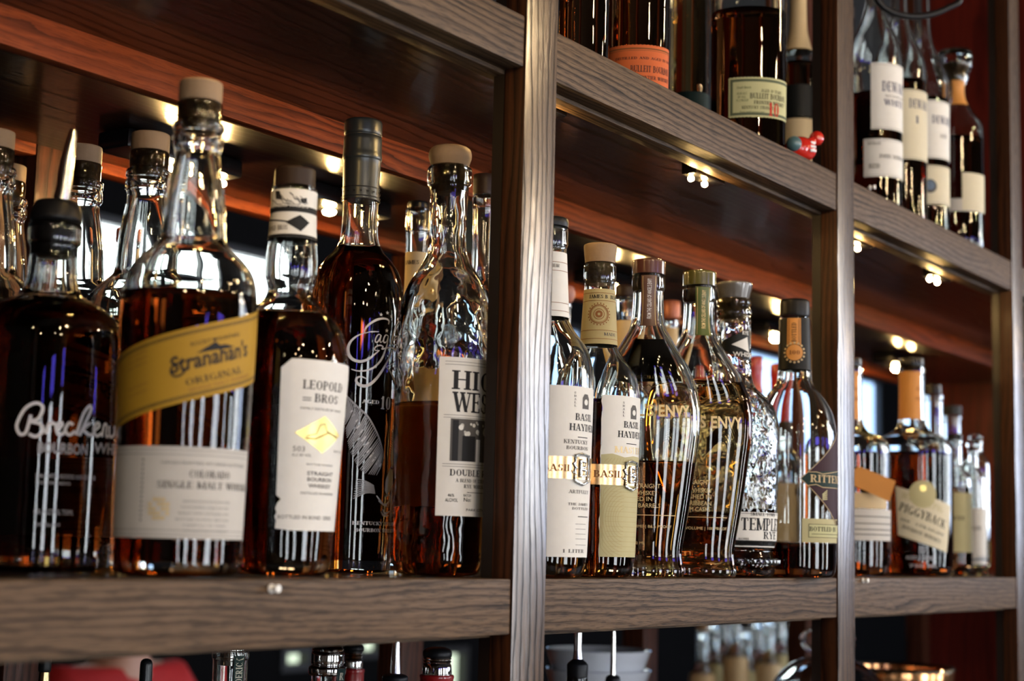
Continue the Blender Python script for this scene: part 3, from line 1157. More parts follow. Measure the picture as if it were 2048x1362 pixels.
uL = b.s(556, 900, RR)[0]
z0, z1, zn = b.zc(1060), b.zc(716), b.zc(1006)
uR = uL + 2.35 * RR
cf = .006
a.poly([(uL, z0 + .001), (uL + .0005, z0 + .006), (uL - .0005, z0 + .008), (uL + .0006, z0 + .011), (uL - .0004, z0 + .0135), (uL + .0008, zn), (uL + .003, zn + .0024), (uL, zn + .005), (uL, z1 - cf), (uL + cf, z1), (uR - cf, z1), (uR, z1 - cf), (uR, z0), (uL + .01, z0)], P_WHITE)
tlines(a, b, [('LEOPOLD', 605, 683, 777, 18, None), ('BROS', 628, 674, 804, 17, None)], I_GREY, RR, style='serif')
tlines(a, b, [('FAMILY DISTILLED BY HAND', 600, 680, 818, 5, None), ('503', 584, 609, 902, 11, None), ('ALC BY VOL', 583, 622, 912, 6, None), ('BATCH No.', 666, 680, 905, 5, 5), ('BOTTLED IN BOND', 612, 664, 930, 4, None),
              ('DISTILLED IN DENVER', 600, 664, 988, 5, None), ('BOTTLED IN BOND  SERIES', 554, 660, 1037, 8, None)], I_GREY, RR)
tlines(a, b, [('STRAIGHT', 613, 664, 950, 8, None), ('BOURBON', 613, 661, 962, 8, None), ('WHISKEY', 616, 659, 975, 8, None)], I_GREY, RR, bold=.02)
D4 = [b.s(x, y, RR) for x, y in ((589, 865), (649, 832), (677, 872), (643, 907))]
a.poly(D4, GOLD, 2)
a.stroke([b.s(x, y, RR) for x, y in ((612, 872), (632, 868), (640, 850), (650, 848), (652, 862), (668, 874))], .0006, I_GREY, 3)
a.stroke([b.s(x, y, RR) for x, y in ((610, 876), (630, 878), (655, 866), (672, 876))], .0009, I_BROWN, 3)
hline(a, b.s(605, 795, RR)[0], b.s(622, 795, RR)[0], b.zc(793), .0006, I_GREY); hline(a, b.s(605, 795, RR)[0], b.s(622, 795, RR)[0], b.zc(798), .0006, I_GREY)
b.wrap(a, 'front_label', RR)

# --- slim bourbon with grey capsule, white script and an eagle
b = Bottle(693, 1.19, [(398, 34), (402, 36), (430, 35.5), (470, 37), (490, 42), (505, 50), (520, 65), (545, 82), (575, 91), (610, 95), (650, 96), (900, 91), (1100, 87.5), (1138, 86), (1147, 80)],
           'slim dark bourbon bottle with a long grey foil neck and a white eagle print')
b.glass(GLS, .0032, 503, LQ_RD)
b.turned('foil_capsule', [(242, 30), (243.5, 36), (249, 38), (272, 38), (273, 37), (276, 37), (277, 38), (306, 38.5), (314, 39.5), (320, 39.5), (324, 38), (360, 37), (398, 36.5), (402, 36.5)], CAPGREY)
a = Art()
for xx in (0,):
    pass
RR = b.r(b.zc(900))


def P_(pts):
    return [b.s(x, y, RR) for x, y in pts]


def S_(pts, w0, w1=None, mat=None, sub=4):
    q = smooth_profile(P_(pts), sub)
    n = len(q)
    w1 = w0 if w1 is None else w1
    a.stroke(q, [w1 + (w0 - w1) * math.sin(PI * i / (n - 1)) for i in range(n)], mat or I_WHITE)


C = lambda *v: [(480 + v[i] / 2.39, 600 + v[i + 1] / 2.39) for i in range(0, len(v), 2)]
E2 = lambda *v: [(680 + v[i] / 6.192, 610 + v[i + 1] / 6.192) for i in range(0, len(v), 2)]
S_(E2(595, 240, 602, 200, 575, 175, 520, 168, 450, 185, 380, 225, 330, 270, 304, 315, 306, 345), .0016, .0005)
S_(E2(306, 350, 350, 338, 400, 330, 478, 332), .0008, .0004)
S_(E2(300, 348, 210, 385, 135, 450, 102, 530, 112, 615, 165, 678, 255, 700, 350, 670, 425, 612, 485, 562), .0022, .0005)
S_(E2(485, 562, 440, 565, 424, 545, 445, 515, 495, 500, 528, 518, 515, 545, 545, 540, 600, 528, 660, 540, 702, 595, 702, 665, 650, 722, 565, 765), .0011, .0004)
S_(E2(140, 795, 220, 817, 330, 810, 420, 770, 490, 700, 530, 630, 556, 560, 580, 480, 594, 385), .0015, .0005)
S_(E2(505, 375, 475, 365, 445, 400, 432, 450, 455, 462, 490, 420, 505, 375, 492, 440, 502, 465, 528, 440), .0010, .0005)
S_(E2(594, 385, 562, 372, 537, 420, 540, 465, 570, 455, 592, 395), .0010, .0005)
S_(E2(625, 490, 640, 400, 662, 330, 700, 235, 757, 148, 745, 200, 692, 290, 650, 400, 632, 470, 645, 488), .0008, .0005)
S_(E2(652, 442, 690, 425, 706, 395, 682, 392, 656, 440, 668, 488, 700, 492), .0009, .0005)
S_(E2(640, 560, 610, 640, 560, 740, 500, 840, 440, 920, 370, 980, 300, 1005, 232, 985, 200, 940, 215, 900, 265, 888, 325, 915), .0022, .0006)
S_(E2(565, 765, 620, 830, 660, 920, 700, 1040, 725, 1095), .0017, .0004)
S_(E2(722, 740, 690, 735, 665, 790, 680, 812, 710, 780, 724, 740, 714, 800, 732, 812), .0009, .0005)
for sx_, sy_ in ((505, 120), (583, 98), (632, 140), (575, 318)):
    u_, z_ = P_(E2(sx_, sy_))[0]
    a.poly([(u_ + (.0016 if k % 2 == 0 else .0006) * math.sin(k * PI / 5), z_ + (.0016 if k % 2 == 0 else .0006) * math.cos(k * PI / 5)) for k in range(10)], I_WHITE, 2)
tlines(a, b, [('AGED', 724, 758, 806, 7, None), ('YEARS', 782, 794, 811, 6, 3), ('KENTUCKY STRAIGHT', 704, 779, 1049, 7, 12), ('BOURBON WHISKEY', 709, 779, 1063, 7, 12)], I_WHITE, RR, style='serif')
tlines(a, b, [('10', 760, 780, 818, 26, None)], I_WHITE, RR, style='serif')
# wing: long primaries hanging from the leading edge
lead = smooth_profile(C(505, 455, 560, 510, 612, 560, 655, 640, 678, 710, 684, 758), 8)
trail = smooth_profile(C(500, 560, 508, 640, 524, 715, 550, 775, 590, 825, 650, 838), 8)
NL = 34
for i in range(NL):
    t = i / (NL - 1)
    A_ = lead[int((len(lead) - 1) * (0.05 + .9 * t))]
    B_ = trail[int((len(trail) - 1) * t)]
    mid = ((A_[0] + B_[0]) / 2 + 3, (A_[1] + B_[1]) / 2 - 2)
    S_([A_, mid, B_], .0011, .0004, I_PALE, 3)
q = P_(lead)
a.stroke(q, .0013, I_PALE)
for i in range(12):
    t = i / 11
    A_ = lead[int((len(lead) - 1) * (.2 + .75 * t))]
    B_ = trail[int((len(trail) - 1) * t)]
    p1 = (A_[0] * .65 + B_[0] * .35, A_[1] * .65 + B_[1] * .35)
    p2 = (A_[0] * .45 + B_[0] * .55, A_[1] * .45 + B_[1] * .55)
    S_([p1, p2], .0012, .0008, I_WHITE, 2)
for i in range(11):
    t = i / 10
    y0 = 620 + t * 110
    S_(C(722 - t * 8, y0, 732 + 6 * math.sin(t * 3), y0 + 35, 716 + t * 4, 760 + t * 40), .0012, .0004, I_WHITE, 3)
a.poly(P_(C(714, 800, 724, 815, 732, 845, 728, 880, 712, 915, 700, 935, 690, 910, 694, 860)), I_WHITE, 2)
for i in range(9):
    t = i / 8
    S_(C(645 - t * 6, 925 - t * 38, 600, 922 - t * 55, 540 + t * 14, 950 - t * 95), .0007, .0004, I_PALE, 3)
for g in ((650, 935, 680, 975, 700, 985), (660, 960, 690, 980, 710, 960), (690, 940, 712, 935, 706, 990), (680, 1000, 690, 1020, 712, 1010), (672, 1012, 684, 1030, 706, 1030)):
    S_(C(*g), .0015, .0006)
b.wrap(a, 'printed_eagle', RR, du=.004)
a = Art(); RN = b.rz_of(380, 37.5)[0]
tl = [b.s(x, y, RN) for x, y in ((0, 0),)] if False else None
zr = lambda y: b.rz_of(y, 1)[1] - .0045
for y in (368, 386, 392):
    hline(a, -PI * RN, PI * RN, zr(y), .0005, I_BLACK)
for i in range(9):
    u = (i - 3) * .0052
    pts = []
    for k in range(10):
        r_ = .0013 if k % 2 == 0 else .0006
        pts.append((u + r_ * math.sin(k * PI / 5), zr(377) + r_ * math.cos(k * PI / 5)))
    a.poly(pts, I_BLACK, 2)
oldr = b.r
b.r = lambda z: RN
o = b.wrap(a, 'foil_stars', RN, off=.0004)
b.r = oldr
# --- rye with the big black lettering
b = Bottle(875, 1.15, [(336, 42), (339, 44.5), (352, 45), (368, 44), (374, 40), (380, 39), (440, 37), (490, 37.5), (512, 42), (530, 50), (550, 63), (572, 76), (600, 86), (640, 92), (700, 97), (900, 96), (1120, 93), (1140, 86), (1147, 78)],
           'lumpy clear rye bottle with large black letters on a cream label, left of the post')
b.glass(GLW, .0038, 812, LQ_DK)
b.turned('stopper', [(294, 26), (297, 36), (304, 42), (316, 43), (326, 40), (334, 37)], WOODCAP)
b.turned('stopper_cork', [(336, 35), (338, 36), (372, 34), (388, 30)], CORK, dr=-.001)
RR = b.r(.12)
a = Art()
uL = b.s(874, 900, RR)[0]
z0, z1 = b.zc(1031), b.zc(713)
a.rect(uL, uL + 1.9 * RR, z0, z1, P_CREAM if False else P_WHITE)
for y in (722, 728, 829, 834, 927, 932):
    hline(a, uL + .004, uL + 1.8 * RR, b.zc(y), .0003, I_GREY)
tlines(a, b, [('HIGH', 903, 957, 778, 38, 2), ('WEST', 905, 959, 823, 40, 2)], I_BLACK, RR, style='serif')
for l_ in (0, 1):
    pass
tlines(a, b, [('DOUBLE RYE', 899, 958, 951, 13, 6)], I_BLACK, RR, style='serif')
tlines(a, b, [('A BLEND OF STRAIGHT', 911, 960, 964, 7, 13), ('RYE WHISKIES', 927, 965, 976, 7, 9)], I_BLACK, RR, style='serif')
tlines(a, b, [('46%', 895, 908, 993, 6, None), ('ALC/VOL', 890, 915, 1003, 7, None), ('BATCH', 926, 941, 993, 5, None), ('No:', 926, 941, 1003, 8, None), ('PARK CITY, UTAH', 931, 965, 1022, 5, 11)], I_BLACK, RR, bold=.02)
hline(a, b.s(933, 983, RR)[0], b.s(965, 983, RR)[0], b.zc(983), .0004, I_BLACK)
up, _ = b.s(900, 880, RR)
zA, zB = b.zc(921), b.zc(836)
a.rect(up, up + .034, zA, zB, I_GREY, 2)
a.rect(up + .0015, up + .006, zA, zB - .001, I_BLACK, 3)
a.rect(up + .009, up + .02, zA, zA + .018, I_BLACK, 3)
a.rect(up + .021, up + .025, zA, zA + .016, P_WHITE, 3)
rr_ = random.Random(5)
for i in range(16):
    u_, z_ = up + .007 + rr_.random() * .024, zB - .002 - rr_.random() * .009
    a.disc(u_, z_, .0008 + rr_.random() * .0012, P_GREY if i % 2 else P_WHITE, 3 + (i % 3) * .3, n=9)
b.wrap(a, 'front_label', RR)
a = Art()
a.rect(PI * RR - 1.15 * RR, PI * RR + .75 * RR, b.zc(1010), b.zc(716), P_BACK)
b.wrap(a, 'back_label', RR)


# --- the two slim small batch bottles with brass belts
def belt(b, y0, y1, RR, xb0, xb1, name='brass_belt'):
    a = Art()
    z0, z1 = b.zc(y1), b.zc(y0)
    band(a, RR, z0, z1, BRASS)
    tlines(a, b, [('BASIL', xb0, xb1, y1 - 15, 14, None)], I_BROWN, RR, style='serif')
    b.wrap(a, name, RR, off=.0008)
    return z0, z1


def buckle(b, x, yc, RR, h):
    u, z = b.s(x, yc, RR)
    th = u / RR
    g = empty('buckle')
    bm = bmesh.new()
    r = b.r(z) + .0016
    # openwork plate: frame, a B of raised bars and side scrolls
    def seg(u0, z0, u1, z1, w_):
        tube(bm2, [((u0), 0, z0), (u1, 0, z1)], w_, 8)
    bm2 = bmesh.new()
    H_ = h / 2
    W_ = .0075
    for pts in ([(-W_, -H_), (-W_, H_), (-W_ * .2, H_ * 1.12), (W_, H_), (W_, -H_), (0, -H_ * 1.25), (-W_, -H_)],
                [(-W_ * .35, -H_ * .62), (-W_ * .35, H_ * .62)], [(-W_ * .35, H_ * .62), (W_ * .35, H_ * .5), (W_ * .35, H_ * .12), (-W_ * .35, 0)], [(-W_ * .35, 0), (W_ * .5, -H_ * .15), (W_ * .4, -H_ * .55), (-W_ * .35, -H_ * .62)],
                [(-W_ * 1.25, H_ * .4), (-W_ * .9, 0), (-W_ * 1.25, -H_ * .4)]):
        tube(bm2, [(p[0], 0, p[1]) for p in pts], .0011, 8)
    for v in bm2.verts:
        thv = th + v.co.x / RR
        rr2 = r + v.co.y * .8
        v.co = Vector((rr2 * math.sin(thv), -rr2 * math.cos(thv), z + v.co.z))
    bm.free()
    bpy.data.objects.remove(g)
    bm2.normal_update()
    return obj('silver_buckle', bm2, PEWTER, b.root)


def basil(x, depth, k, dy, cork, label, fill, lab, beltrow, neckrow, lip):
    """k scales the half widths of the measured bottle, rows come from fn"""
    f = lambda y: 1145 - (1145 - y) * k[1]
    hw = k[0]
    pr = [(530, 31), (533, 32.5), (560, 32.5), (566, 30), (577, 30.5), (620, 33), (687, 37), (694, 38), (706, 44), (720, 54), (738, 68), (758, 78), (785, 83.5), (830, 84.5), (1000, 82), (1110, 79), (1135, 77), (1145, 70)]
    b = Bottle(x, depth, [(f(y), h * hw) for y, h in pr], label)
    b.glass(GLM, .0032, fill, LQ_RD if cork else LQ_AM)
    return b, f


b, f = basil(1189, 1.262, (1, 1), 0, True, 'slim bourbon bottle with a flared cork top, seal on the neck and a brass belt', 806, None, None, None, None)
b.turned('stopper', [(490, 30), (492, 33), (500, 33), (527, 30)], WOODCAP)
b.turned('stopper_cork', [(529, 24), (540, 25), (570, 24)], CORK)
RN = b.r(b.zc(630))
a = Art()
band(a, RN, b.zc(687), b.zc(577), P_TANT)
for y in (585.5, 601, 660, 677):
    hline(a, -PI * RN, PI * RN, b.zc(y), .0004, I_BROWN)
tlines(a, b, [('JAMES B. BEAM', 1179, 1220, 597, 7, 9)], I_BLACK, RN, style='serif')
tlines(a, b, [('MADE', 1208, 1226, 671, 6, 3)], I_GREY, RN, style='serif')
u, z = b.s(1198, 628, RN)
for r_, w_ in ((.0075, .0007), (.0066, .0004), (.0042, .0005), (.0020, .0018)):
    a.ring(u, z, r_, w_, I_BROWN)
for i in range(22):
    a.disc(u + .0088 * math.cos(i * 2 * PI / 22), z + .0088 * math.sin(i * 2 * PI / 22), .0006, I_BROWN, n=6)
b.wrap(a, 'neck_label', RN)
RR = b.r(b.zc(950))


def torn(a, b, xL, yT, yB, RR, span, mat, level=1, seed=1, top=None):
    rr_ = random.Random(seed)
    u0 = b.s(xL, (yT + yB) / 2, RR)[0]
    z1, z0 = b.zc(yT), b.zc(yB)
    pts = [(u0 + span, z0), (u0 + span, z1), (u0 + .0005, z1)]
    n = 26
    for i in range(1, n):
        pts.append((u0 + rr_.uniform(-.0007, .0007), z1 + (z0 - z1) * i / n))
    pts.append((u0 - .0002, z0))
    a.poly(pts[::-1], mat, level)
    return u0, z0, z1


a = Art()
u0, z0, z1 = torn(a, b, 1201, 789, 1113, RR, 2.0 * RR, P_WHITE)
zs = b.zc(906)
a.poly([(u0, z0), (u0 + 1.98 * RR, z0), (u0 + 1.98 * RR, zs - .002), (u0 + .03, zs - .001), (u0 + .02, zs - .0025), (u0 + .009, zs), (u0, zs - .001)], P_KHAKI, 1.5)
for i in range(16):
    r_ = .006 + i * .0021
    cu, cz = u0 + .021, b.zc(1035)
    pts = [(cu + r_ * math.cos(t), cz + 1.25 * r_ * math.sin(t)) for t in np.linspace(0, 2 * PI, 40)]
    pts = [p for p in pts if u0 + .0005 < p[0] < u0 + 1.2 * RR and z0 < p[1] < b.zc(968)]
    pts = sorted([p for p in pts if p[0] <= cu], key=lambda p: p[1])
    if len(pts) > 2:
        a.stroke(pts, .00035, P_TANT, 2)
for i in range(14):
    hline(a, u0 + .004 + abs(i - 7) * .0006, u0 + 1.5 * RR, b.zc(972 + i * 10), .0003, P_TANT)
for i in range(12):
    a.stroke([(u0 + .002 + i * .0032, b.zc(925)), (u0 + .006 + i * .0026, zs - .0035)], .0003, P_TANT, 2)
tlines(a, b, [('BASIL', 1247, 1272, 855, 13, 4), ('HAYDEN', 1235, 1270, 874, 13, 4)], I_BLACK, RR, style='serif')
tlines(a, b, [('MASTER', 1229, 1270, 905, 13, 4)], I_GOLDP, RR, style='serif')
hline(a, b.s(1252, 884, RR)[0], b.s(1272, 884, RR)[0], b.zc(884.5), .0006, I_BLACK)
u, z = b.s(1267, 826, RR)
a.poly([(u - .004, z - .005), (u + .004, z - .005), (u + .004, z + .003), (u + .002, z + .006), (u - .002, z + .006), (u - .004, z + .003)], I_GREY, 2)
a.disc(u, z, .0022, P_WHITE, 3)
for i, ch in enumerate('SMALL'):
    tlines(a, b, [(ch, 1245, 1249, 807 + i * 6.5, 4, None)], I_GREY, RR, style='serif')
b.wrap(a, 'front_label', RR)
belt(b, 928, 969, RR, 1187, 1243)
buckle(b, 1262, 950, RR, .019)

b, f = basil(1086, 1.185, (1.09, 1.118), 0, False, 'slim bourbon bottle half hidden by the post, black stopper and brass belt', 790, None, None, None, None)
b.turned('stopper', [(437, 30), (439, 34), (447, 36), (455, 35)], RUBBER)
b.turned('stopper_plug', [(456, 27), (490, 27), (497, 25)], RUBBER)
RN = b.r(b.zc(570))
a = Art()
band(a, RN, b.zc(631), b.zc(502), P_WHITE)
for y in (523, 540, 604, 620):
    hline(a, -PI * RN, PI * RN, b.zc(y), .0004, I_BROWN)
tlines(a, b, [('BEAM', 1104, 1118, 534, 7, None)], I_GREY, RN, style='serif')
b.wrap(a, 'neck_label', RN)
RR = b.r(b.zc(950))
a = Art()
u0, z0, z1 = torn(a, b, 1091, 769, 1113, RR, 2.0 * RR, P_WHITE, seed=4)
tlines(a, b, [('BASIL', 1150, 1177, 840, 14, 4), ('HAYDEN', 1138, 1176, 860, 14, 4)], I_BLACK, RR, style='serif')
tlines(a, b, [('KENTUCKY', 1127, 1170, 886, 8, 7), ('BOURBON', 1132, 1170, 898, 7, 6), ('ARTFULLY', 1137, 1172, 986, 7, 7), ('THE JAMES', 1135, 1171, 1010, 5, 8), ('BOTTLED', 1143, 1171, 1019, 5, 6), ('1 LITER', 1124, 1166, 1105, 7, None)], I_GREY, RR, style='serif')
for y in (871, 1031):
    hline(a, b.s(1155, y, RR)[0], b.s(1174, y, RR)[0], b.zc(y), .0006, I_BLACK)
for y in (1046, 1056, 1066, 1076, 1088):
    hline(a, b.s(1150, y, RR)[0], b.s(1170, y, RR)[0], b.zc(y), .0003, I_GREY)
u, z = b.s(1171, 805, RR)
a.poly([(u - .004, z - .005), (u + .004, z - .005), (u + .004, z + .003), (u + .002, z + .006), (u - .002, z + .006), (u - .004, z + .003)], I_GREY, 2)
a.disc(u, z, .0022, P_WHITE, 3)
for i, ch in enumerate('SMALL'):
    tlines(a, b, [(ch, 1148, 1152, 787 + i * 6.5, 4, None)], I_GREY, RR, style='serif')
b.wrap(a, 'front_label', RR)
belt(b, 911, 956, RR, 1085, 1143)
buckle(b, 1163, 937, RR, .019)

# --- two flask shaped bottles
AEP = [(552, 31), (554, 33), (578, 33), (584, 30.5), (605, 30.5), (640, 33), (660, 38), (680, 49), (700, 61), (730, 80), (760, 94), (790, 103), (830, 107.5), (870, 106), (910, 101), (960, 95), (1010, 88), (1060, 80), (1100, 74), (1125, 76), (1140, 80), (1146, 77)]
for n_, (x, dep, dy, lab, liq, fill, stm, lines) in enumerate((
    (1289, 1.325, 0, 'curved flask bottle with a brown neck strip, nearer of the two curved flasks', LQ_RD, 925, BROWNST,
     [('KENTUCKY STRAIGHT', 1218, 1320, 975, 9, None), ('BOURBON WHISKEY', 1225, 1314, 989, 9, None), ('FINISHED IN', 1238, 1304, 1001, 9, None), ('PORT WINE BARRELS', 1222, 1320, 1014, 9, None), ('43.3% BY VOLUME | 86.6 PROOF', 1222, 1342, 1054, 6, None), ('750 ML', 1262, 1290, 1088, 6, None)]),
    (1393, 1.378, 23, 'curved flask bottle with a green neck strip and golden rye inside', LQ_AM, 768, GREENST,
     [('STRAIGHT', 1370, 1420, 968, 9, None), ('RYE WHISKEY', 1360, 1424, 984, 9, None), ('FINISHED IN', 1360, 1422, 997, 9, None), ('CARIBBEAN', 1365, 1422, 1010, 9, None), ('RUM CASKS', 1366, 1420, 1022, 9, None), ('50% BY VOLUME | 100 PROOF', 1344, 1452, 1058, 6, None)]))):
    kk = (1146 - (552 + dy)) / (1146 - 552)
    f = lambda y: 1146 - (1146 - y) * kk
    b = Bottle(x, dep, [(f(y), h) for y, h in AEP], lab, ky=.50)
    b.glass(GLS, .0042, fill, liq, seg=72)
    ty = f(552)
    b.turned('stopper', [(ty - 31, 29), (ty - 29, 33), (ty - 24, 33.5), (ty - 2, 33)], BROWNCAP if n_ == 0 else pbr('olive_lacquer', (.10, .09, .02), .2, coat=.8), ky=1.0)
    b.turned('stopper_cork', [(ty + 1, 24), (ty + 30, 24)], CORK, ky=.9)
    # neck made rounder than the body
    for ch in b.root.children:
        if ch.name.startswith(('glass_body', 'liquid')):
            zn0, zn1 = b.zc(f(640)), b.zc(f(800))
            for v in ch.data.vertices:
                t = min(1, max(0, (v.co.z - zn1) / (zn0 - zn1)))
                v.co.y *= 1 + t * t * (3 - 2 * t) * 1.0
    a = Art()
    RR = b.r(b.zc(900))
    lt = I_GOLDP
    off = x - 1289
    dyy = 23 * (n_ == 1)
    tlines(a, b, [("ANGEL'S ENVY", 1208 + off, 1378 + off, 832 + dyy, 24, None)], lt, RR, bold=.03)
    tlines(a, b, [('FROM THE CELLARS OF', 1236 + off, 1342 + off, 757 + dyy, 7, None)] + lines, I_GOLDP, RR)
    S2 = lambda pts, w_, m_: a.stroke(smooth_profile([b.s(px + off, py + dyy, RR) for px, py in pts], 4), w_, m_)
    S2([(1250, 772), (1262, 762), (1268, 772), (1256, 782), (1272, 776), (1282, 766), (1286, 774), (1298, 770), (1304, 774), (1318, 768), (1340, 766), (1346, 762)], .0007, lt)
    hline(a, b.s(1225 + off, 1030, RR)[0], b.s(1350 + off, 1030, RR)[0], b.zc(1030 + 4 * n_), .0005, lt)
    # pair of wings printed on the back glass
    for sgn in (-1, 1):
        for i in range(9):
            t = i / 8
            u0_, z0_ = PI * RR + sgn * .006, b.zc(900 - 30 * t)
            a.stroke(smooth_profile([(u0_, z0_), (u0_ + sgn * (.012 + .006 * t), z0_ + .012 + .006 * t), (u0_ + sgn * (.02 + .004 * t), z0_ - .008 + .01 * t)], 4), .0011, I_PALE)
    b.wrap(a, 'printed_lettering', RR, dz=.007)
    # neck strip runs over the shoulder of the stopper and down the neck
    rn = b.r(b.zc(f(600)))
    uu = b.s(x + (9 if n_ == 0 else 13), f(600), rn)[0]
    a = Art()
    a.rect(uu - .0062, uu + .0062, b.zc(f(654)), b.zc(f(553)), stm)
    for dx in (-.0048, .0048):
        a.rect(uu + dx - .0002, uu + dx + .0002, b.zc(f(652)), b.zc(f(555)), I_GOLDP, 2)
    hh = .0042
    zt0 = b.zc(f(640))
    # lettering reads upwards
    pl, wd = sans_polys('FROM THE CELLARS OF ANGEL\'S ENVY', .01)
    Ln = (b.zc(f(560)) - zt0)
    a.add([[(uu + .0018 - q[1] * hh * .8, zt0 + q[0] / wd * Ln) for q in p] for p in pl], I_GOLDP if n_ else I_WHITE, 2)
    kyo = b.ky
    b.ky = 1.0
    b.wrap(a, 'neck_strip', rn, dz=.006, off=.0006)
    b.ky = kyo
    if n_ == 0:
        a = Art()
        a.rect(PI * RR - .9 * RR, PI * RR + .6 * RR, b.zc(752), b.zc(672), P_BACK)
        b.wrap(a, 'back_label', RR, dz=.006)

# --- embossed rye with a flared stopper and black wedge on the neck
b = Bottle(1464, 1.448, [(599, 31), (601, 34), (610, 34.5), (614, 32), (620, 34.5), (630, 34.5), (634, 32), (641, 34), (650, 34), (700, 34.5), (740, 36), (760, 38), (776, 45), (788, 58), (802, 72), (820, 83), (842, 89), (900, 91), (1080, 87), (1090, 84), (1100, 79), (1108, 82), (1122, 88), (1138, 86), (1147, 80)],
           'embossed clear rye bottle with a flared grey stopper and a black wedge neck sticker')
b.glass(GLE, .004, 1020, LQ_DK)
b.turned('stopper', [(567, 35), (569, 37), (574, 36.5), (598, 30)], pbr('grey_stopper', (.16, .15, .14), .25, .3, coat=.5))
b.turned('stopper_cork', [(601, 26), (630, 26), (642, 24)], CORK)
RR = b.r(b.zc(1050))
a = Art()
u0 = b.s(1470, 1050, RR)[0]
a.rect(u0 - .6 * RR, u0 + 1.9 * RR, b.zc(1093), b.zc(1023), P_WHITE)
hline(a, u0 - .6 * RR, u0 + 1.9 * RR, b.zc(1026), .0004, I_BLACK); hline(a, u0 - .6 * RR, u0 + 1.9 * RR, b.zc(1090), .0004, I_BLACK)
tlines(a, b, [('TEMPLETON', 1481, 1547, 1060, 25, 5), ('RYE', 1526, 1550, 1078, 15, None), ('SMALL TOWN', 1500, 1549, 1031, 6, None), ('AGED 4 YEARS', 1516, 1549, 1088, 6, 6), ('ALCOHOL', 1476, 1498, 1079, 4, None), ('VOLUME', 1476, 1492, 1086, 4, None)], I_BLACK, RR, style='serif')
b.wrap(a, 'front_label', RR)
a = Art()
RN = b.r(b.zc(690))
wd_ = lambda pts: [b.s(x, y, RN) for x, y in pts]
a.poly(wd_(((1443, 690), (1447, 681), (1490, 661), (1499, 657), (1499, 724), (1490, 719), (1448, 702))), I_GREEN if False else P_BLACK)
a.poly(wd_(((1463, 689), (1494, 674), (1497, 705))), P_WHITE, 2)
tlines(a, b, [('RYE', 1484, 1496, 669, 8, None), ('WHISKEY', 1466, 1497, 712, 9, 4)], P_WHITE, RN, bold=.02)
b.wrap(a, 'neck_wedge', RN)
# embossed script ring of glass beads round the foot
bm = bmesh.new()
rb = b.r(b.zc(1122)) + .0006
for i in range(40):
    t = 2 * PI * i / 40
    r0 = bmesh.ops.create_icosphere(bm, subdivisions=1, radius=.0032, matrix=Matrix.Translation((rb * math.cos(t), rb * math.sin(t), b.zc(1122))))
obj('beaded_foot', bm, GLS, b.root)

# --- rye with the black sleeve and a diamond label
b = Bottle(1588, 1.507, [(634, 28), (640, 29), (700, 31), (737, 32), (745, 33), (762, 35), (776, 42), (790, 54), (806, 65), (826, 75), (850, 81), (880, 84), (950, 84.5), (1100, 83), (1138, 82), (1146, 76)],
           'nearly empty rye bottle with a black neck sleeve and gold seal, right of the flasks')
b.glass(GLS, .0032, 1088, LQ_DK)
b.turned('screw_cap', [(600, 25), (603, 28.5), (608, 29.5), (630, 29.5), (634, 28.5)], RUBBER)
a = Art()
RN = b.r(b.zc(690))
band(a, RN, b.zc(738), b.zc(635), P_BLACK)
(uo, _) = b.s(1588, 660, RN)
hk = .0066
a.rect(uo - hk, uo + hk, b.zc(690), b.zc(636), ORANGEP, 2)
for dx in (-.0054, -.0044, .0044, .0054):
    a.rect(uo + dx - .00015, uo + dx + .00015, b.zc(688), b.zc(638), I_BLACK, 3)
pl, wd = serif_polys('BOTTLED')
Ln = b.zc(645) - b.zc(684)
a.add([[(uo + .0020 - q[1] * .0042, b.zc(684) + q[0] / wd * Ln) for q in p] for p in pl], I_BLACK, 3)
us, zs_ = b.s(1589, 705, RN)
for i in range(16):
    a.disc(us + .0094 * math.cos(i * PI / 8), zs_ + .0094 * math.sin(i * PI / 8), .0011, P_TAN, 2, n=8)
a.disc(us, zs_, .0080, ORANGEP, 3)
a.ring(us, zs_, .0080, .0006, I_BLACK, 4)
a.text('100', us - .0048, zs_ - .0019, .0040, I_BROWN, style='serif', level=5, width=.0098)
b.wrap(a, 'neck_sleeve', RN, off=.0004)
a = Art()
RR = b.r(b.zc(960))
ua, zA = b.s(1601, 957, RR)
zT, zB = b.zc(880), b.zc(1036)
uc = ua + 1.25 * RR
ue = 2 * uc - ua
a.poly([(ua, zA), (uc, zB - .01), (ue, zA), (uc, zT + .01)], P_MAROON)
g = .0062
a.poly([(ua, zA), (ua + .008, zA - g), (uc, zA - g * 1.3), (ue - .008, zA - g), (ue, zA), (ue - .008, zA + g), (uc, zA + g * 1.5), (ua + .008, zA + g)], P_DKGREEN, 2)
a.stroke([(uc, zT + .01), (ua, zA), (uc, zB - .01)], .0007, P_TAN, 3)
a.stroke([(ua + .007, zA + g), (ua + .015, zA + g * 1.05), (ua + .022, zA + g * .8), (uc, zA + g * 1.4)], .0006, P_TAN, 3)
a.stroke([(ua + .007, zA - g), (ua + .015, zA - g * .8), (ua + .022, zA - g * 1.2), (uc, zA - g * 1.2)], .0006, P_TAN, 3)
tlines(a, b, [('RITTENHOUSE', 1620, 1668, 964, 15, 5)], P_TAN, RR, style='serif')
a.layers[-1] = (a.layers[-1][0], P_TAN, 4)
u0 = b.s(1604, 1060, RR)[0]
a.rect(u0, u0 + 2.0 * RR, b.zc(1084), b.zc(1036), P_KHAKI, 1)
a.rect(u0 + .006, u0 + 1.9 * RR, b.zc(1074), b.zc(1047), I_BLACK, 2)
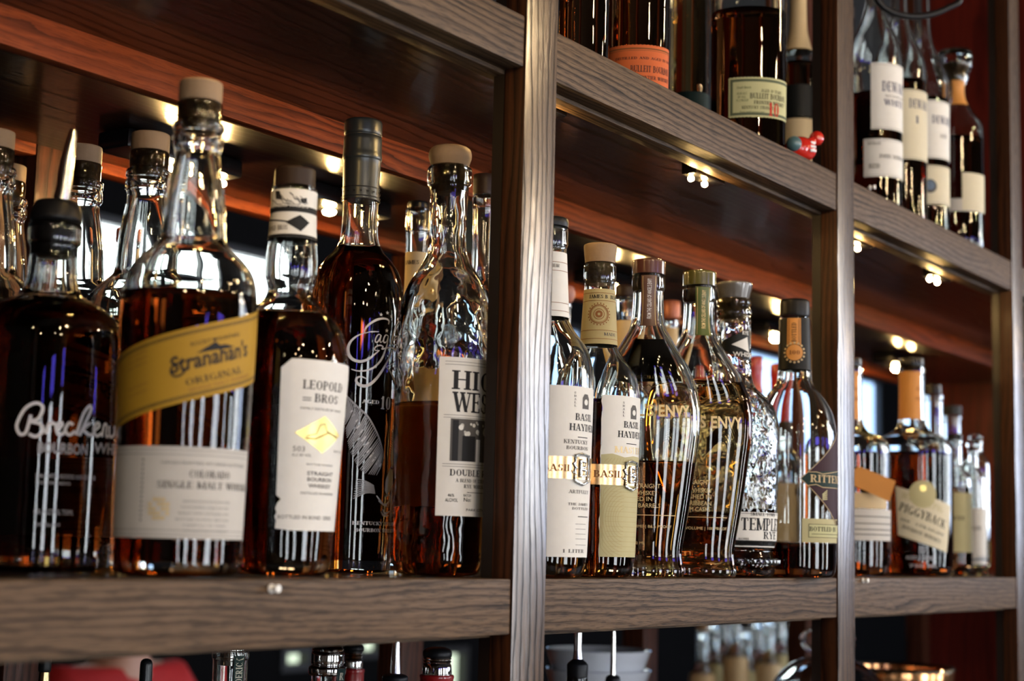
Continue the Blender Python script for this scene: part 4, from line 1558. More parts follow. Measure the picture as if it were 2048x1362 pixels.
a.rect(u0 + .0065, u0 + 1.89 * RR, b.zc(1073), b.zc(1048), P_GREEN, 3)
tlines(a, b, [('BOTTLED IN', 1618, 1664, 1062, 9, 8)], I_BLACK, RR, style='serif')
a.layers[-1] = (a.layers[-1][0], I_BLACK, 4)
hline(a, u0 + .009, u0 + 1.8 * RR, b.zc(1067), .0005, I_BLACK, 4)
for i in range(5):
    a.stroke([(ua + .022, zA - .014 - i * .0012), (ua + .028, zA - .010 - i * .002)], .001, P_KHAKI, 3)
b.wrap(a, 'diamond_label', RR)

# --- bay on the right: farm bottles with ochre neck strips
PGP = [(733, 24), (736, 26), (748, 26), (752, 24.5), (760, 24.5), (835, 25.5), (850, 28), (862, 36), (872, 54), (882, 72), (894, 79), (920, 80), (1060, 79), (1130, 78), (1143, 72)]
pgroot = []
for x, dep, lab in ((1826, 1.93, 'wide bourbon bottle with an orange neck strip and a tilted arched label'),
                    (1700, 1.80, 'bourbon bottle beside the second post with a hanging orange card')):
    b = Bottle(x, dep, PGP, lab)
    b.glass(GLS, .0034, 908, LQ_RD)
    b.turned('stopper', [(717, 21), (718, 24), (730, 24.5), (733, 24)], BLACKP)
    b.turned('stopper_plug', [(734, 18), (748, 18)], CORK)
    RN = b.r(b.zc(800))
    a = Art()
    band(a, RN, b.zc(838), b.zc(742), ORANGEP, -1.9, .75)
    tlines(a, b, [('STRAIGHT RYE', x + 4, x + 20, 800, 6, None), ('PROOF', x + 6, x + 18, 780, 5, None)], I_BROWN, RN, style='serif')
    b.wrap(a, 'neck_strip', RN, dz=.01)
    pgroot.append(b)
b = pgroot[0]
RR = b.r(b.zc(1000))
a = Art()
q = [b.s(x, y, RR) for x, y in ((1791, 972), (1901, 1013), (1893, 1106), (1796, 1070))]
a.poly([q[3], q[2], q[1], q[0]], P_CREAM)
cu, cz = b.s(1846, 990, RR)
a.disc(cu, cz + .001, .0165, P_KHAKI, 1.2)
a.disc(cu, cz + .008, .004, GOLD, 2)
rt = math.atan2(q[1][1] - q[0][1], q[1][0] - q[0][0])
for t, x0, y0, x1, y1, h, m_ in (('WHISTLEPIG', 1802, 995, 1884, 1026, 12, P_KHAKI), ('PIGGYBACK', 1797, 1020, 1888, 1058, 17, I_BLACK), ('100% STRAIGHT', 1800, 1040, 1886, 1074, 6, I_GREY), ('BOURBON WHISKEY', 1804, 1056, 1880, 1088, 8, I_GREY)):
    u0, z0 = b.s(x0, y0, RR); u1, z1 = b.s(x1, y1, RR)
    a.text(t, u0, z0, (b.zc(y0 - h) - b.zc(y0)), m_, width=math.hypot(u1 - u0, z1 - z0), rot=math.atan2(z1 - z0, u1 - u0), style='serif')
b.wrap(a, 'tilted_label', RR)
a = Art()
tlines(a, b, [('AGED 6 YEARS', 1812, 1868, 1118, 7, None), ('SIX', 1838, 1850, 1104, 9, None), ('750 ML', 1818, 1876, 1134, 6, None)], I_PALE, RR, bold=.02)
b.wrap(a, 'printed_lettering', RR)
b = pgroot[1]
RR = b.r(b.zc(1000))
a = Art()
u0 = b.s(1700, 1040, RR)[0]
a.rect(u0 - .8 * RR, u0 + 1.5 * RR, b.zc(1080), b.zc(1017), P_GREY)
for y in (1032, 1046, 1058, 1068):
    hline(a, u0, u0 + 1.4 * RR, b.zc(y), .0012, I_GREY)
a.rect(u0 - .8 * RR, u0 + 1.1 * RR, b.zc(1016), b.zc(985), P_TAN, 1)
b.wrap(a, 'front_label', RR)
# the card hangs in front of the glass, tilted
bm = bmesh.new()
r_ = b.r(b.zc(970)) + .004
cs = [b.s(x, y, RR) for x, y in ((1700, 947), (1716, 933), (1786, 966), (1771, 1005), (1700, 968))]
pts = [(r_ * math.sin(u / RR), -r_ - .001, z) for u, z in cs]
v1 = [bm.verts.new(p_) for p_ in pts]
v2 = [bm.verts.new((p_[0], p_[1] - .0008, p_[2])) for p_ in pts]
bm.faces.new(v1); bm.faces.new(v2[::-1])
for i in range(5):
    bm.faces.new((v1[i], v2[i], v2[(i + 1) % 5], v1[(i + 1) % 5]))
bmesh.ops.recalc_face_normals(bm, faces=bm.faces)
obj('hanging_card', bm, ORANGEP, b.root, smooth=False)


# ================================================================== plainer bottles behind the front row
def simple(x, ref, depth, prof, label, gl=GLS, liq=LQ_RD, fill=None, cap=None, capm=BLACKP, z0=0.0, labels=(), group=None, wall=.003, neck=None, seg=40, name='whiskey_bottle', ky=1.0):
    b = Bottle(x, depth, prof, label, z0=z0, ref=ref, group=group, name=name, ky=ky)
    b.glass(gl, wall, fill, liq, seg=seg)
    if cap:
        b.turned('stopper', cap, capm)
    for i, (y0, y1, u0, u1, mat, extra) in enumerate(labels):
        ym = (y0 + y1) / 2
        RR = b.r(b.zc(ym))
        a = Art()
        a.rect(u0 * RR, u1 * RR, b.zc(y1), b.zc(y0), mat)
        if extra:
            tlines(a, b, extra[0], extra[1], RR, style='serif')
        b.wrap(a, 'label', RR, dz=.007)
    return b


ST = lambda x, top, neckw, lip, sh0, sh1, hw, base=1146: [(top, neckw), (top + 2, neckw + 1.5), (top + lip, neckw + 1.5), (top + lip + 3, neckw), (sh0, neckw + 1), (sh0 + (sh1 - sh0) * .3, neckw + (hw - neckw) * .35), (sh0 + (sh1 - sh0) * .65, neckw + (hw - neckw) * .78), (sh1, hw), (sh1 + 40, hw + .5), (base - 20, hw), (base - 8, hw - 1), (base, hw - 8)]
simple(812, 1140, 1.42, ST(0, 418, 22, 45, 600, 690, 70, 1140), 'slim clear bottle with a tan neck wrap, between the eagle and the lumpy bottle', liq=LQ_AM, fill=640,
       cap=[(404, 18), (406, 21), (417, 21)], capm=BLACKP, labels=[(503, 600, -PI, PI, P_TAN, ([('JAMES', 812, 838, 530, 8, None)], I_BLACK))])
simple(948, 1142, 1.36, ST(0, 392, 22, 24, 560, 660, 78, 1142), 'dark-capped bottle half hidden by the first post', liq=LQ_RD, fill=700,
       cap=[(350, 20), (352, 23), (386, 23), (391, 22)], capm=WOODDK)
simple(212, 1128, 1.42, ST(0, 486, 13, 10, 560, 640, 60, 1128), 'bottle with a reddish brown cap far back, between two corked ones', liq=LQ_RD, fill=640,
       cap=[(458, 14), (460, 17), (484, 17), (486, 14)], capm=COPPER, labels=[(496, 560, -PI, PI, P_TAN, None), (720, 960, -1, 1, P_CREAM, None)])
simple(1243, 1140, 1.60, ST(0, 596, 22, 30, 740, 800, 60, 1140), 'bottle with a dark cap and tan neck wrap behind the flared cork', liq=LQ_AM, fill=840,
       cap=[(572, 19), (574, 22), (594, 22), (596, 20)], capm=WOODDK, labels=[(640, 730, -PI, PI, P_TAN, None)])
simple(1336, 1139, 1.76, ST(0, 640, 14, 12, 760, 830, 62, 1139), 'bottle with a square brown cap between the two curved flasks', liq=LQ_RD, fill=860,
       cap=[(602, 14), (604, 18), (636, 18), (640, 14)], capm=COPPER, labels=[(655, 750, -PI, PI, P_TAN, None)])
simple(1122, 1137, 1.62, ST(0, 606, 9, 10, 690, 770, 56, 1137), 'bottle with a round pink stopper behind the black-stoppered slim one', liq=LQ_GD, fill=800,
       cap=[(572, 10), (576, 15), (590, 17), (602, 13), (606, 9)], capm=pbr('rose_cork', (.45, .2, .15), .5))
simple(1560, 1141, 1.86, ST(0, 870, 20, 10, 900, 940, 56, 1141), 'short bottle with a tan label behind the nearly empty rye', liq=LQ_RD, fill=1086,
       cap=[(845, 18), (847, 21), (868, 21)], capm=WOODDK, labels=[(966, 1084, -1.2, 1.2, P_TAN, ([('Ma'.upper(), 1590, 1605, 990, 14, None)], I_BLACK))])
for x, dep, top, lb in ((1506, 1.95, 716, 'red wax dipped bottle between the wedge sticker and black sleeve'),
                        (1556, 2.05, 730, 'red wax dipped bottle just left of the black neck sleeve'),
                        (1398, 1.88, 700, 'red wax dipped bottle behind the green-strip flask')):
    b = simple(x, 1139, dep, ST(0, top, 14, 10, top + 150, top + 220, 62, 1139), lb, liq=LQ_RD, fill=top + 240, group='red wax dipped bottles',
               labels=[(top + 270, top + 370, -.9, .9, P_CREAM, None)])
    r0 = random.Random(int(x))
    pts = [(top - 2, 12), (top, 15.5), (top + 22, 16), (top + 26, 15), (top + 60, 15), (top + 66, 17), (top + 74, 15.5), (top + 128, 16)]
    o = b.turned('red_wax', pts, REDWAX, dr=.0006, closed=False)
simple(1868, 1138, 2.24, ST(0, 790, 20, 8, 880, 920, 56, 1138), 'bottle with a black stopper just behind the orange-necked one', liq=LQ_RD, fill=940,
       cap=[(770, 15), (771, 17.5), (789, 18)], capm=BLACKP)
simple(1905, 1138, 2.42, ST(0, 832, 19, 8, 900, 930, 50, 1138), 'black-capped bottle third in the right bay', liq=LQ_RD, fill=950,
       cap=[(812, 18), (813, 21), (831, 21)], capm=RUBBER)
simple(1912, 1140, 2.06, ST(0, 880, 14, 6, 930, 960, 32, 1140), 'slim bottle with an olive green label in the right bay', liq=LQ_RD, fill=975,
       cap=[(868, 13), (869, 15), (880, 15)], capm=BLACKP, labels=[(985, 1104, -1.2, 1.35, P_KHAKI, ([('RYE', 1905, 1930, 1040, 8, None)], I_BLACK))])
simple(1950, 1140, 2.15, ST(0, 900, 9, 5, 935, 958, 22, 1140), 'small clear bottle with a pale label, last before the third post', liq=LQ_GD, fill=1104,
       cap=[(880, 9), (884, 13), (896, 13), (900, 9)], capm=GLS, labels=[(1016, 1128, -1.2, 1.4, P_WHITE, ([('GIN', 1945, 1962, 1060, 8, None)], I_GREY)), (1112, 1130, -1.25, 1.42, P_BLUE, None)])
simple(1955, 1138, 2.30, ST(0, 882, 12, 6, 905, 930, 26, 1138), 'clear glass bottle with a round shoulder behind the pale label', liq=LQ_GD, fill=1080,
       cap=[(868, 10), (872, 14), (880, 12)], capm=GLS)


# ================================================================== top shelf
ZT = .401


def base_row(x, ref, d, z0):
    q = at(x, ref, d)
    return proj((q[0], q[1], z0))[1]


def flask(x, ref, d, hw, top, label, fill, liq, name='whiskey_bottle', neck=20):
    br = base_row(x, ref, d, ZT)
    pr = [(top - 190, neck), (top - 186, neck + 2), (top - 170, neck + 2), (top - 166, neck), (top - 90, neck), (top - 50, neck + (hw - neck) * .35), (top - 20, neck + (hw - neck) * .8), (top + 8, hw), (top + 60, hw + 1), (br - 14, hw), (br - 5, hw - 1), (br, hw - 7)]
    b = Bottle(x, d, pr, label, z0=ZT, ref=ref, name=name, ky=.72)
    b.glass(GLM, .0032, fill, liq)
    b.turned('stopper', [(top - 224, neck), (top - 222, neck + 4), (top - 194, neck + 4), (top - 190, neck + 1)], BLACKP)
    return b


# far left: dark bottle behind the post
flask(1168, 60, 1.36, 50, -90, 'black looking bottle against the first post on the top shelf', -60, LQ_DK)
b = flask(1276, 60, 1.42, 61, -60, 'amber bourbon flask with an orange scalloped label on the top shelf', -30, LQ_RD)
b2 = flask(1497, 100, 1.58, 74, -30, 'bourbon flask with a pale green label and red numerals on the top shelf', 30, LQ_RD)


def scallop(a, u0, u1, z0, z1, mat, n=26):
    pts = []
    for i in range(n):
        pts.append((u0 + (u1 - u0) * i / n, z0)); pts.append((u0 + (u1 - u0) * (i + .5) / n, z0 - .0006))
    m = 16
    for i in range(m):
        pts.append((u1, z0 + (z1 - z0) * i / m)); pts.append((u1 + .0006, z0 + (z1 - z0) * (i + .5) / m))
    for i in range(n):
        pts.append((u1 + (u0 - u1) * i / n, z1)); pts.append((u1 + (u0 - u1) * (i + .5) / n, z1 + .0006))
    for i in range(m):
        pts.append((u0, z1 + (z0 - z1) * i / m)); pts.append((u0 - .0006, z1 + (z0 - z1) * (i + .5) / m))
    a.poly(pts, mat)


RR = b.r(b.zc(150))
a = Art()
u0 = b.s(1217, 110, RR)[0]
zt_ = b.s(1217, 99, RR)[1]
scallop(a, u0, u0 + .088, zt_ - .045, zt_, P_ORANGE)
for d_, w_ in ((.003, .0012), (.0048, .0004)):
    hline(a, u0 + .003, u0 + .085, zt_ - d_, w_, I_BROWN)
tlines(a, b, [('BULLEIT BOURBON', 1261, 1326, 144, 13, 12)], I_BLACK, RR, style='serif')
tlines(a, b, [('FRONTIER WHISKEY', 1272, 1326, 158, 7, 12), ('DISTILLED AND AGED IN OAK', 1232, 1326, 122, 5, 20)], I_BLACK, RR, style='serif')
b.wrap(a, 'orange_label', RR)
b = b2
RR = b.r(b.zc(200))
a = Art()
u0 = b.s(1461, 200, RR)[0] - .0016
zt_, zb_ = b.s(1461, 157, RR)[1], b.s(1456, 236, RR)[1]
U1 = u0 + .092
scallop(a, u0, U1, zb_, zt_, P_GREEN)
for i0, i1, m_, lv in ((.0015, .0042, I_GREEN, 2), ):
    for rct in ((u0 + i0, U1 - i0, zt_ - i1, zt_ - i0), (u0 + i0, U1 - i0, zb_ + i0, zb_ + i1), (u0 + i0, u0 + i1, zb_ + i0, zt_ - i0), (U1 - i1, U1 - i0, zb_ + i0, zt_ - i0)):
        a.rect(*rct, m_, lv)
tlines(a, b, [('BULLEIT BOURBON', 1500, 1562, 197, 11, 13)], I_BLACK, RR, style='serif')
tlines(a, b, [('FRONTIER WHISKEY', 1508, 1562, 208, 7, 14), ('AGED 10 YEARS', 1522, 1562, 184, 6, None), ('KENTUCKY STRAIGHT', 1484, 1530, 218, 6, 12)], I_BLACK, RR, style='serif')
tlines(a, b, [('45.6% ALC', 1474, 1494, 190, 5, None), ('BY VOL', 1476, 1492, 197, 5, None), ('91.2 PROOF', 1473, 1497, 204, 5, None), ('Small Batch', 1474, 1502, 178, 5, None), ('From small batches aged', 1480, 1528, 226, 4, None)], I_GREEN, RR, bold=.01)
tlines(a, b, [('10', 1536, 1557, 232, 27, None)], I_RED, RR, style='serif')
a.layers[-1] = (a.layers[-1][0], I_RED, 3)
b.wrap(a, 'green_label', RR)
for (x, d, hw, top, lb, fill, lq, labs) in (
    (1380, 1.68, 38, -20, 'slim amber bottle between the two bourbon flasks on the top shelf', -10, LQ_AM, [(182, 300, -PI, PI, P_DKGREEN)]),
    (1596, 1.86, 36, 120, 'dark bottle with a tan wrap and black label by the second post, top shelf', 130, LQ_DK, [(-20, 96, -PI, PI, P_TAN), (168, 232, -PI, PI, P_BLACK), (236, 330, -1.2, 1.2, P_TAN)]),
    (1692, 2.0, 28, 200, 'small bottle with a yellow label peeking out right of the second post, top shelf', 330, LQ_RD, [(242, 312, -1.5, 1.5, P_TAN)])):
    ref = 60
    br = base_row(x, ref, d, ZT)
    if top < 0:
        pr = [(top - 180, 14), (top - 178, 16), (top - 160, 16), (top - 60, 17), (top - 20, 26), (top, hw), (br - 8, hw), (br, hw - 6)]
        cp = [(top - 205, 15), (top - 203, 18), (top - 181, 18)]
    else:
        pr = [(top - 160, 14), (top - 158, 16), (top - 145, 16), (top - 60, 18), (top - 20, 27), (top, hw), (br - 8, hw), (br, hw - 6)]
        cp = [(top - 185, 14), (top - 183, 17), (top - 161, 17)]
    bb = Bottle(x, d, pr, lb, z0=ZT, ref=ref)
    bb.glass(GLS, .003, fill, lq, seg=40)
    bb.turned('stopper', cp, WOODDK)
    for y0, y1, ua, ub, m_ in labs:
        RR = bb.r(bb.zc((y0 + y1) / 2))
        a = Art()
        a.rect(ua * RR, ub * RR, max(.002, bb.zc(y1)), bb.zc(y0), m_)
        bb.wrap(a, 'label', RR)

# scotch bottles in the right bay
for n_, (x, d, top, hw, lb, labs) in enumerate((
    (1750, 1.83, 110, 54, 'scotch bottle with a white label and blue lettering, nearest of the three scotches', [(125, 258, -.14, 2.1, P_WHITE, [("DEWAR'S", 1764, 1800, 182, 20, 4), ('WHITE', 1768, 1801, 210, 12, 4), ('SCOTCH', 1770, 1801, 194, 5, 5)]), (277, 353, -.42, 1.9, P_WHITE, [('JOHN DEWAR', 1758, 1794, 316, 8, 7), ('DISTILLED', 1736, 1762, 290, 5, None), ('BLEND', 1738, 1760, 337, 9, None)])]),
    (1800, 1.89, 140, 53, 'scotch bottle with a buff label between the two white ones', [(178, 318, -.1, 2.1, P_CREAM, [("DEWAR'S", 1818, 1848, 215, 18, 4), ('12', 1830, 1845, 246, 15, None)])]),
    (1846, 1.96, 175, 51, 'scotch bottle with a white label and red line, farthest of the three scotches', [(200, 316, .05, 2.1, P_WHITE, [("DEWAR'S", 1864, 1894, 246, 16, 4), ('AGED', 1880, 1893, 275, 8, None)]), (330, 408, -.3, 1.9, P_CREAM, [])]))):
    ref = 260
    br = base_row(x, ref, d, ZT)
    pr = [(top - 205, 15), (top - 203, 17), (top - 190, 17), (top - 186, 15.5), (top - 120, 16.5), (top - 92, 20), (top - 66, 28), (top - 38, 41), (top - 12, 50), (top + 14, hw), (top + 60, hw), (br - 12, hw - 1), (br - 4, hw - 2), (br, hw - 8)]
    bb = Bottle(x, d, pr, lb, z0=ZT, ref=ref, group='scotch bottles of one maker')
    bb.glass(GLS, .003, top + 30 if n_ != 0 else 195, LQ_RD if n_ != 0 else LQ_DK, seg=48)
    bb.turned('screw_cap', [(top - 240, 14), (top - 238, 17), (top - 206, 17)], BLACKP)
    for k_, (y0, y1, ua, ub, m_, tx) in enumerate(labs):
        RR = bb.r(bb.zc((y0 + y1) / 2))
        a = Art()
        a.rect(ua * RR, ub * RR, max(.002, bb.zc(y1)), bb.zc(y0), m_)
        hline(a, ua * RR + .002, ub * RR, bb.zc(y0) - .002, .0004, I_GREY)
        hline(a, ua * RR + .002, ub * RR, bb.zc(y1) + .002, .0004, I_GREY)
        for t, x0, x1, y, h, nv in tx:
            tlines(a, bb, [(t, x0, x1, y, h, nv)], I_GREY if h < 12 else pbr('blue_ink', (.02, .03, .10), .5), RR, style='serif')
        if n_ == 2 and k_ == 1:
            uu, z_ = bb.s(1860, 372, RR)
            a.disc(uu, z_, .0085, I_GREY); a.disc(uu, z_ + .001, .006, P_BLUE, 3)
        bb.wrap(a, 'label', RR)
x, d, hw = 1912, 2.03, 52
br = base_row(x, 300, d, ZT)
bb = Bottle(x, d, [(146, 24), (150, 26), (160, 25), (175, 20), (200, 21), (215, 28), (232, 38), (250, 50), (268, 54), (330, 54), (400, 54), (br - 10, 52), (br, 44)], 'clear shouldered bottle with a glass topped cork and orange strip on the top shelf', z0=ZT, ref=300)
bb.glass(GLS, .0032, 283, LQ_RD)
bb.turned('stopper', [(103, 28), (106, 33), (128, 34), (140, 31), (146, 25)], GLS)
bb.turned('stopper_cork', [(128, 18), (146, 19), (170, 17)], CORK)
RN = bb.r(bb.zc(185))
a = Art(); a.rect(-.3 * RN, 1.0 * RN, bb.zc(208), bb.zc(160), ORANGEP); bb.wrap(a, 'neck_strip', RN)
RR = bb.r(bb.zc(410))
a = Art(); a.rect(-1.3 * RR, 1.3 * RR, bb.zc(422), bb.zc(397), P_GREY); a.rect(.2 * RR, 1.35 * RR, bb.zc(420), bb.zc(345), P_CREAM, 2); bb.wrap(a, 'label', RR)

# small red glazed figurine on the rail side of the top shelf
q = at(1601, 304, 1.552)
fig = empty('figurine', (q[0], q[1], ZT), -0.45)
tag(fig, 'little red glazed figurine with a white mark, on the rail beside the second post', 'figurine')
zl = max(.02, (z_at(q[0], q[1], 274) - ZT) / 1.32)
bm = bmesh.new()
bmesh.ops.create_uvsphere(bm, u_segments=28, v_segments=16, radius=1)
for v in bm.verts:
    v.co = Vector((v.co.x * .017, v.co.y * .013, zl * .5 + v.co.z * zl * .62))
    v.co.z = max(v.co.z, 0.0)
obj('figurine_body', bm, REDGLAZE, fig)
bm = bmesh.new()
tube(bm, [(.006, 0, zl * .8), (.012, 0, zl * .95), (.017, 0, zl * 1.1)], [.006, .0045, .0045], 14)
obj('figurine_neck', bm, REDGLAZE, fig)
bm = bmesh.new()
bmesh.ops.create_uvsphere(bm, u_segments=20, v_segments=12, radius=.0072, matrix=Matrix.Translation((.020, 0, zl * 1.2)))
obj('figurine_head', bm, REDGLAZE, fig)
bm = bmesh.new()
bmesh.ops.create_uvsphere(bm, u_segments=16, v_segments=10, radius=.0075, matrix=Matrix.Translation((-.013, -.006, zl * .62)))
obj('teal_ball', bm, pbr('teal_glaze', (.08, .16, .18), .3), fig)
bm = bmesh.new()
for i in range(3):
    box(bm, .001 + i * .0012, .008 + i * .0006, -.0142 + i * .0012, -.0125 + i * .001, zl * .28 + i * .0042, zl * .28 + i * .0042 + .0024, .0004)
obj('white_mark', bm, I_WHITE, fig)

# black cable looping down in front of the right bay
pts = [at(1752, -10, 1.74)]
pts = []
c0, c1 = at(1750, -20, 1.76), at(1925, -20, 1.80)
pts.append((c0[0], c0[1], Z_CEIL - .001))
pts.append((c0[0], c0[1], c0[2] + .12))
for x, y in ((1753, -5), (1766, 14), (1790, 27), (1825, 33), (1862, 29), (1895, 16), (1920, -2)):
    pts.append(tuple(at(x, y, 1.76 + (x - 1750) * .0002)))
pts.append((c1[0], c1[1], c1[2] + .12))
pts.append((c1[0], c1[1], Z_CEIL - .001))
P3 = [np.array(p_) for p_ in pts]
sm3 = []
for i in range(len(P3) - 1):
    p0, p1, p2, p3 = P3[max(0, i - 1)], P3[i], P3[i + 1], P3[min(len(P3) - 1, i + 2)]
    for s_ in range(6):
        u = s_ / 6
        m1, m2 = (p2 - p0) / 2, (p3 - p1) / 2
        L_ = np.linalg.norm(p2 - p1)
        m1 *= min(1, L_ / (np.linalg.norm(m1) + 1e-9)); m2 *= min(1, L_ / (np.linalg.norm(m2) + 1e-9))
        sm3.append((2 * u**3 - 3 * u**2 + 1) * p1 + (u**3 - 2 * u**2 + u) * m1 + (-2 * u**3 + 3 * u**2) * p2 + (u**3 - u**2) * m2)
sm3.append(P3[-1])
bm = bmesh.new(); tube(bm, sm3, .0036, 10)
tag(obj('power_cable', bm, RUBBER), 'black cable looping down in front of the scotch bottles', 'cable')

# ================================================================== lower shelf
ZL = -.401


def low_bottle(x, ref, d, top, label, glassm=GLS, liq=LQ_AM, neck=16, rings=None, foil=None, group=None):
    """top = row of the mouth"""
    br = base_row(x, ref, d, ZL)
    k = 1.37 / d
    n = neck * k * 1.37 / 1.37
    hw = 88 * k
    pr = [(top, n), (top + 2, n + 2), (top + 14, n + 2), (top + 17, n), (top + 120 * k, n + 2), (top + 160 * k, n + (hw - n) * .3), (top + 200 * k, n + (hw - n) * .75), (top + 240 * k, hw), (top + 300 * k, hw), (br - 12, hw), (br - 4, hw - 2), (br, hw - 9)]
    b = Bottle(x, d, pr, label, z0=ZL, ref=ref, group=group)
    b.glass(glassm, .003, top + 250 * k, liq, seg=40)
    return b


b = low_bottle(89, 1345, 1.25, 1400, 'lower bottle with a thin brass pourer tipped in black, nearest the left edge', neck=30)
b.turned('pourer_collar', [(1384, 16), (1388, 30), (1398, 34), (1404, 30), (1430, 26)], RUBBER)
b.turned('pourer_spout', [(1343, 10), (1350, 10.5), (1390, 13)], BRASS, seg=20)
b.turned('spout_tip', [(1312, 9), (1316, 12), (1340, 12.5), (1344, 11)], RUBBER, seg=20)
b = low_bottle(292, 1345, 1.19, 1420, 'lower bottle with a rounded black dust cap over its pourer', neck=30)
b.turned('pourer_collar', [(1398, 20), (1402, 34), (1412, 36), (1420, 30), (1446, 26)], RUBBER)
b.turned('dust_cap', [(1317, 3), (1319, 8), (1324, 11.5), (1332, 12.5), (1380, 13), (1400, 14)], BLACKP, seg=24)
b = low_bottle(460, 1345, 1.31, 1302, 'lower clear bottle with a ribbed glass neck and dark vertical neck tag', neck=33, liq=LQ_GD)
b.turned('pourer_collar', [(1288, 14), (1292, 26), (1296, 30), (1302, 30), (1306, 22), (1330, 20)], CHROME)
b.turned('pourer_spout', [(1262, 6), (1266, 7), (1290, 9)], STEEL, seg=20)
a = Art(); RN = b.r(b.zc(1340)); uu, _ = b.s(478, 1340, RN)
a.rect(uu - .0045, uu + .0045, b.zc(1400), b.zc(1312), P_DKGREEN)
pl, wd = serif_polys('FREDERICK')
zA_, zB_ = b.zc(1392), b.zc(1316)
a.add([[(uu + .003 - q_[1] * .006, zA_ + q_[0] / wd * (zB_ - zA_)) for q_ in p_] for p_ in pl], P_CREAM, 2)
b.wrap(a, 'neck_tag', RN)
b = low_bottle(655, 1330, 1.37, 1330, 'lower bottle with stacked chrome rings on its neck, left of a red one', neck=31, liq=LQ_GD)
b.turned('chrome_neck', [(1287, 18), (1289, 26), (1296, 29), (1298, 31), (1302, 29), (1304, 31.5), (1326, 32), (1330, 30), (1334, 36), (1346, 36), (1350, 34)], CHROME, dr=.0005)
a = Art(); RN = b.r(b.zc(1350)) + .002
uu = .9 * RN
a.rect(uu - .005, uu + .005, b.zc(1420), b.zc(1338), P_DKGREEN)
a.text('R', uu - .003, b.zc(1360), .006, P_CREAM, width=.005, level=2)
b.wrap(a, 'neck_tag', RN, off=.0026)
b = low_bottle(706, 1330, 1.50, 1345, 'lower bottle with a red foil neck, touching the chrome ringed one on its left', neck=20)
b.turned('pourer_cap', [(1284, 8), (1288, 17), (1294, 21), (1300, 21), (1304, 17)], RUBBER)
b.turned('chrome_neck', [(1303, 16), (1306, 18.5), (1309, 17), (1312, 19), (1316, 17), (1320, 19), (1334, 19.5), (1337, 18.5)], CHROME)
b.turned('red_foil', [(1337, 19), (1339, 21), (1344, 21), (1346, 20), (1420, 22)], REDWAX, dr=.001)
b = low_bottle(791, 1330, 1.3, 1372, 'lower bottle with a tapered steel pourer on a black collar', neck=24)
b.turned('pourer_collar', [(1347, 12), (1350, 22), (1354, 26), (1362, 26), (1370, 24), (1390, 20)], RUBBER)
b.turned('pourer_spout', [(1276, 7), (1279, 7.5), (1347, 10.5), (1349, 11)], STEEL, seg=24)
b = low_bottle(874, 1335, 1.37, 1360, 'lower bottle with a red foil neck and ridged black cap, right of the steel pourer', neck=28)
b.turned('pourer_cap', [(1294, 10), (1296, 20), (1300, 27), (1305, 29), (1312, 29), (1315, 27)], RUBBER)
b.turned('chrome_neck', [(1314, 27), (1317, 28.5), (1320, 26.5), (1323, 28.5), (1326, 26.5), (1330, 28.5), (1346, 30), (1350, 29)], CHROME)
b.turned('red_foil', [(1349, 30), (1351, 32), (1356, 32), (1359, 31), (1440, 33)], REDWAX, dr=.001)
b = low_bottle(1155, 1330, 1.45, 1352, 'lower bottle with a short steel tube pourer, first in the middle bay', neck=20)
b.turned('pourer_collar', [(1316, 8), (1320, 12), (1326, 19), (1330, 21), (1380, 20)], RUBBER)
b.turned('pourer_spout', [(1262, 8), (1266, 8.5), (1300, 8.5), (1318, 10)], STEEL, seg=24)
b = low_bottle(1226, 1330, 1.62, 1372, 'lower bottle with a thin black pourer in front of the stacked bowls', neck=16)
b.turned('pourer_collar', [(1350, 8), (1354, 14), (1370, 16), (1395, 15)], RUBBER)
b.turned('pourer_spout', [(1262, 4), (1285, 5), (1352, 6)], CHROME, seg=20)

# stack of white bowls
q = at(1196, 1330, 2.02)
CHINA = pbr('white_china', (.86, .88, .9), .15, coat=.8)
zb0 = ZL
hB = .0245
nB = 11
for i in range(nB):
    R_ = .066
    bm = bmesh.new()
    lathe(bm, [(0, 0), (.034, 0), (.036, .004), (.055, .018), (R_, .050), (R_ + .001, .052), (R_ - .001, .053), (R_ - .004, .050), (.052, .022), (.03, .008), (0, .007)], 48, cx=0, cy_=0)
    o = obj('bowl', bm, CHINA)
    o.location = (q[0], q[1], zb0 + i * hB)
    tag(o, 'white china bowl, %s of the stack seen under the middle bay' % ('topmost' if i == nB - 1 else 'number %d from the bottom' % (i + 1)), 'bowl', 'stacked white bowls')
# clear dome with finial over a copper tray, split by the second post
q = at(1656, 1330, 1.93)
dome = empty('glass_cloche', (q[0], q[1], ZL))
tag(dome, 'clear glass cloche with an open finial behind the second post', 'cloche')
zr_ = lambda y: z_at(q[0], q[1], y) - ZL
bm = bmesh.new()
hR = 125 * 1.93 / FPX
ztop = zr_(1312)
outer_ = [(hR, 0.002), (hR, ztop * .7), (hR * .97, ztop * .82), (hR * .8, ztop * .92), (hR * .45, ztop * .985), (0, ztop)]
inner_ = [(0, ztop - .004), (hR * .45, ztop * .985 - .004), (hR * .79, ztop * .92 - .004), (hR * .96 - .003, ztop * .82), (hR - .004, ztop * .7), (hR - .004, .002)]
pr = smooth_profile(outer_, 5) + smooth_profile(inner_, 5)
lathe(bm, pr + [pr[0]], 56)
bmesh.ops.remove_doubles(bm, verts=bm.verts, dist=1e-6)
obj('dome', bm, GLM, dome)
bm = bmesh.new()
rf_ = 50 * 1.93 / FPX
zc2 = (zr_(1250) + ztop) / 2
pts = [(rf_ * math.cos(t), 0, zc2 + (zr_(1250) - ztop) * .42 * math.sin(t)) for t in np.linspace(-PI / 2, 1.5 * PI, 28)]
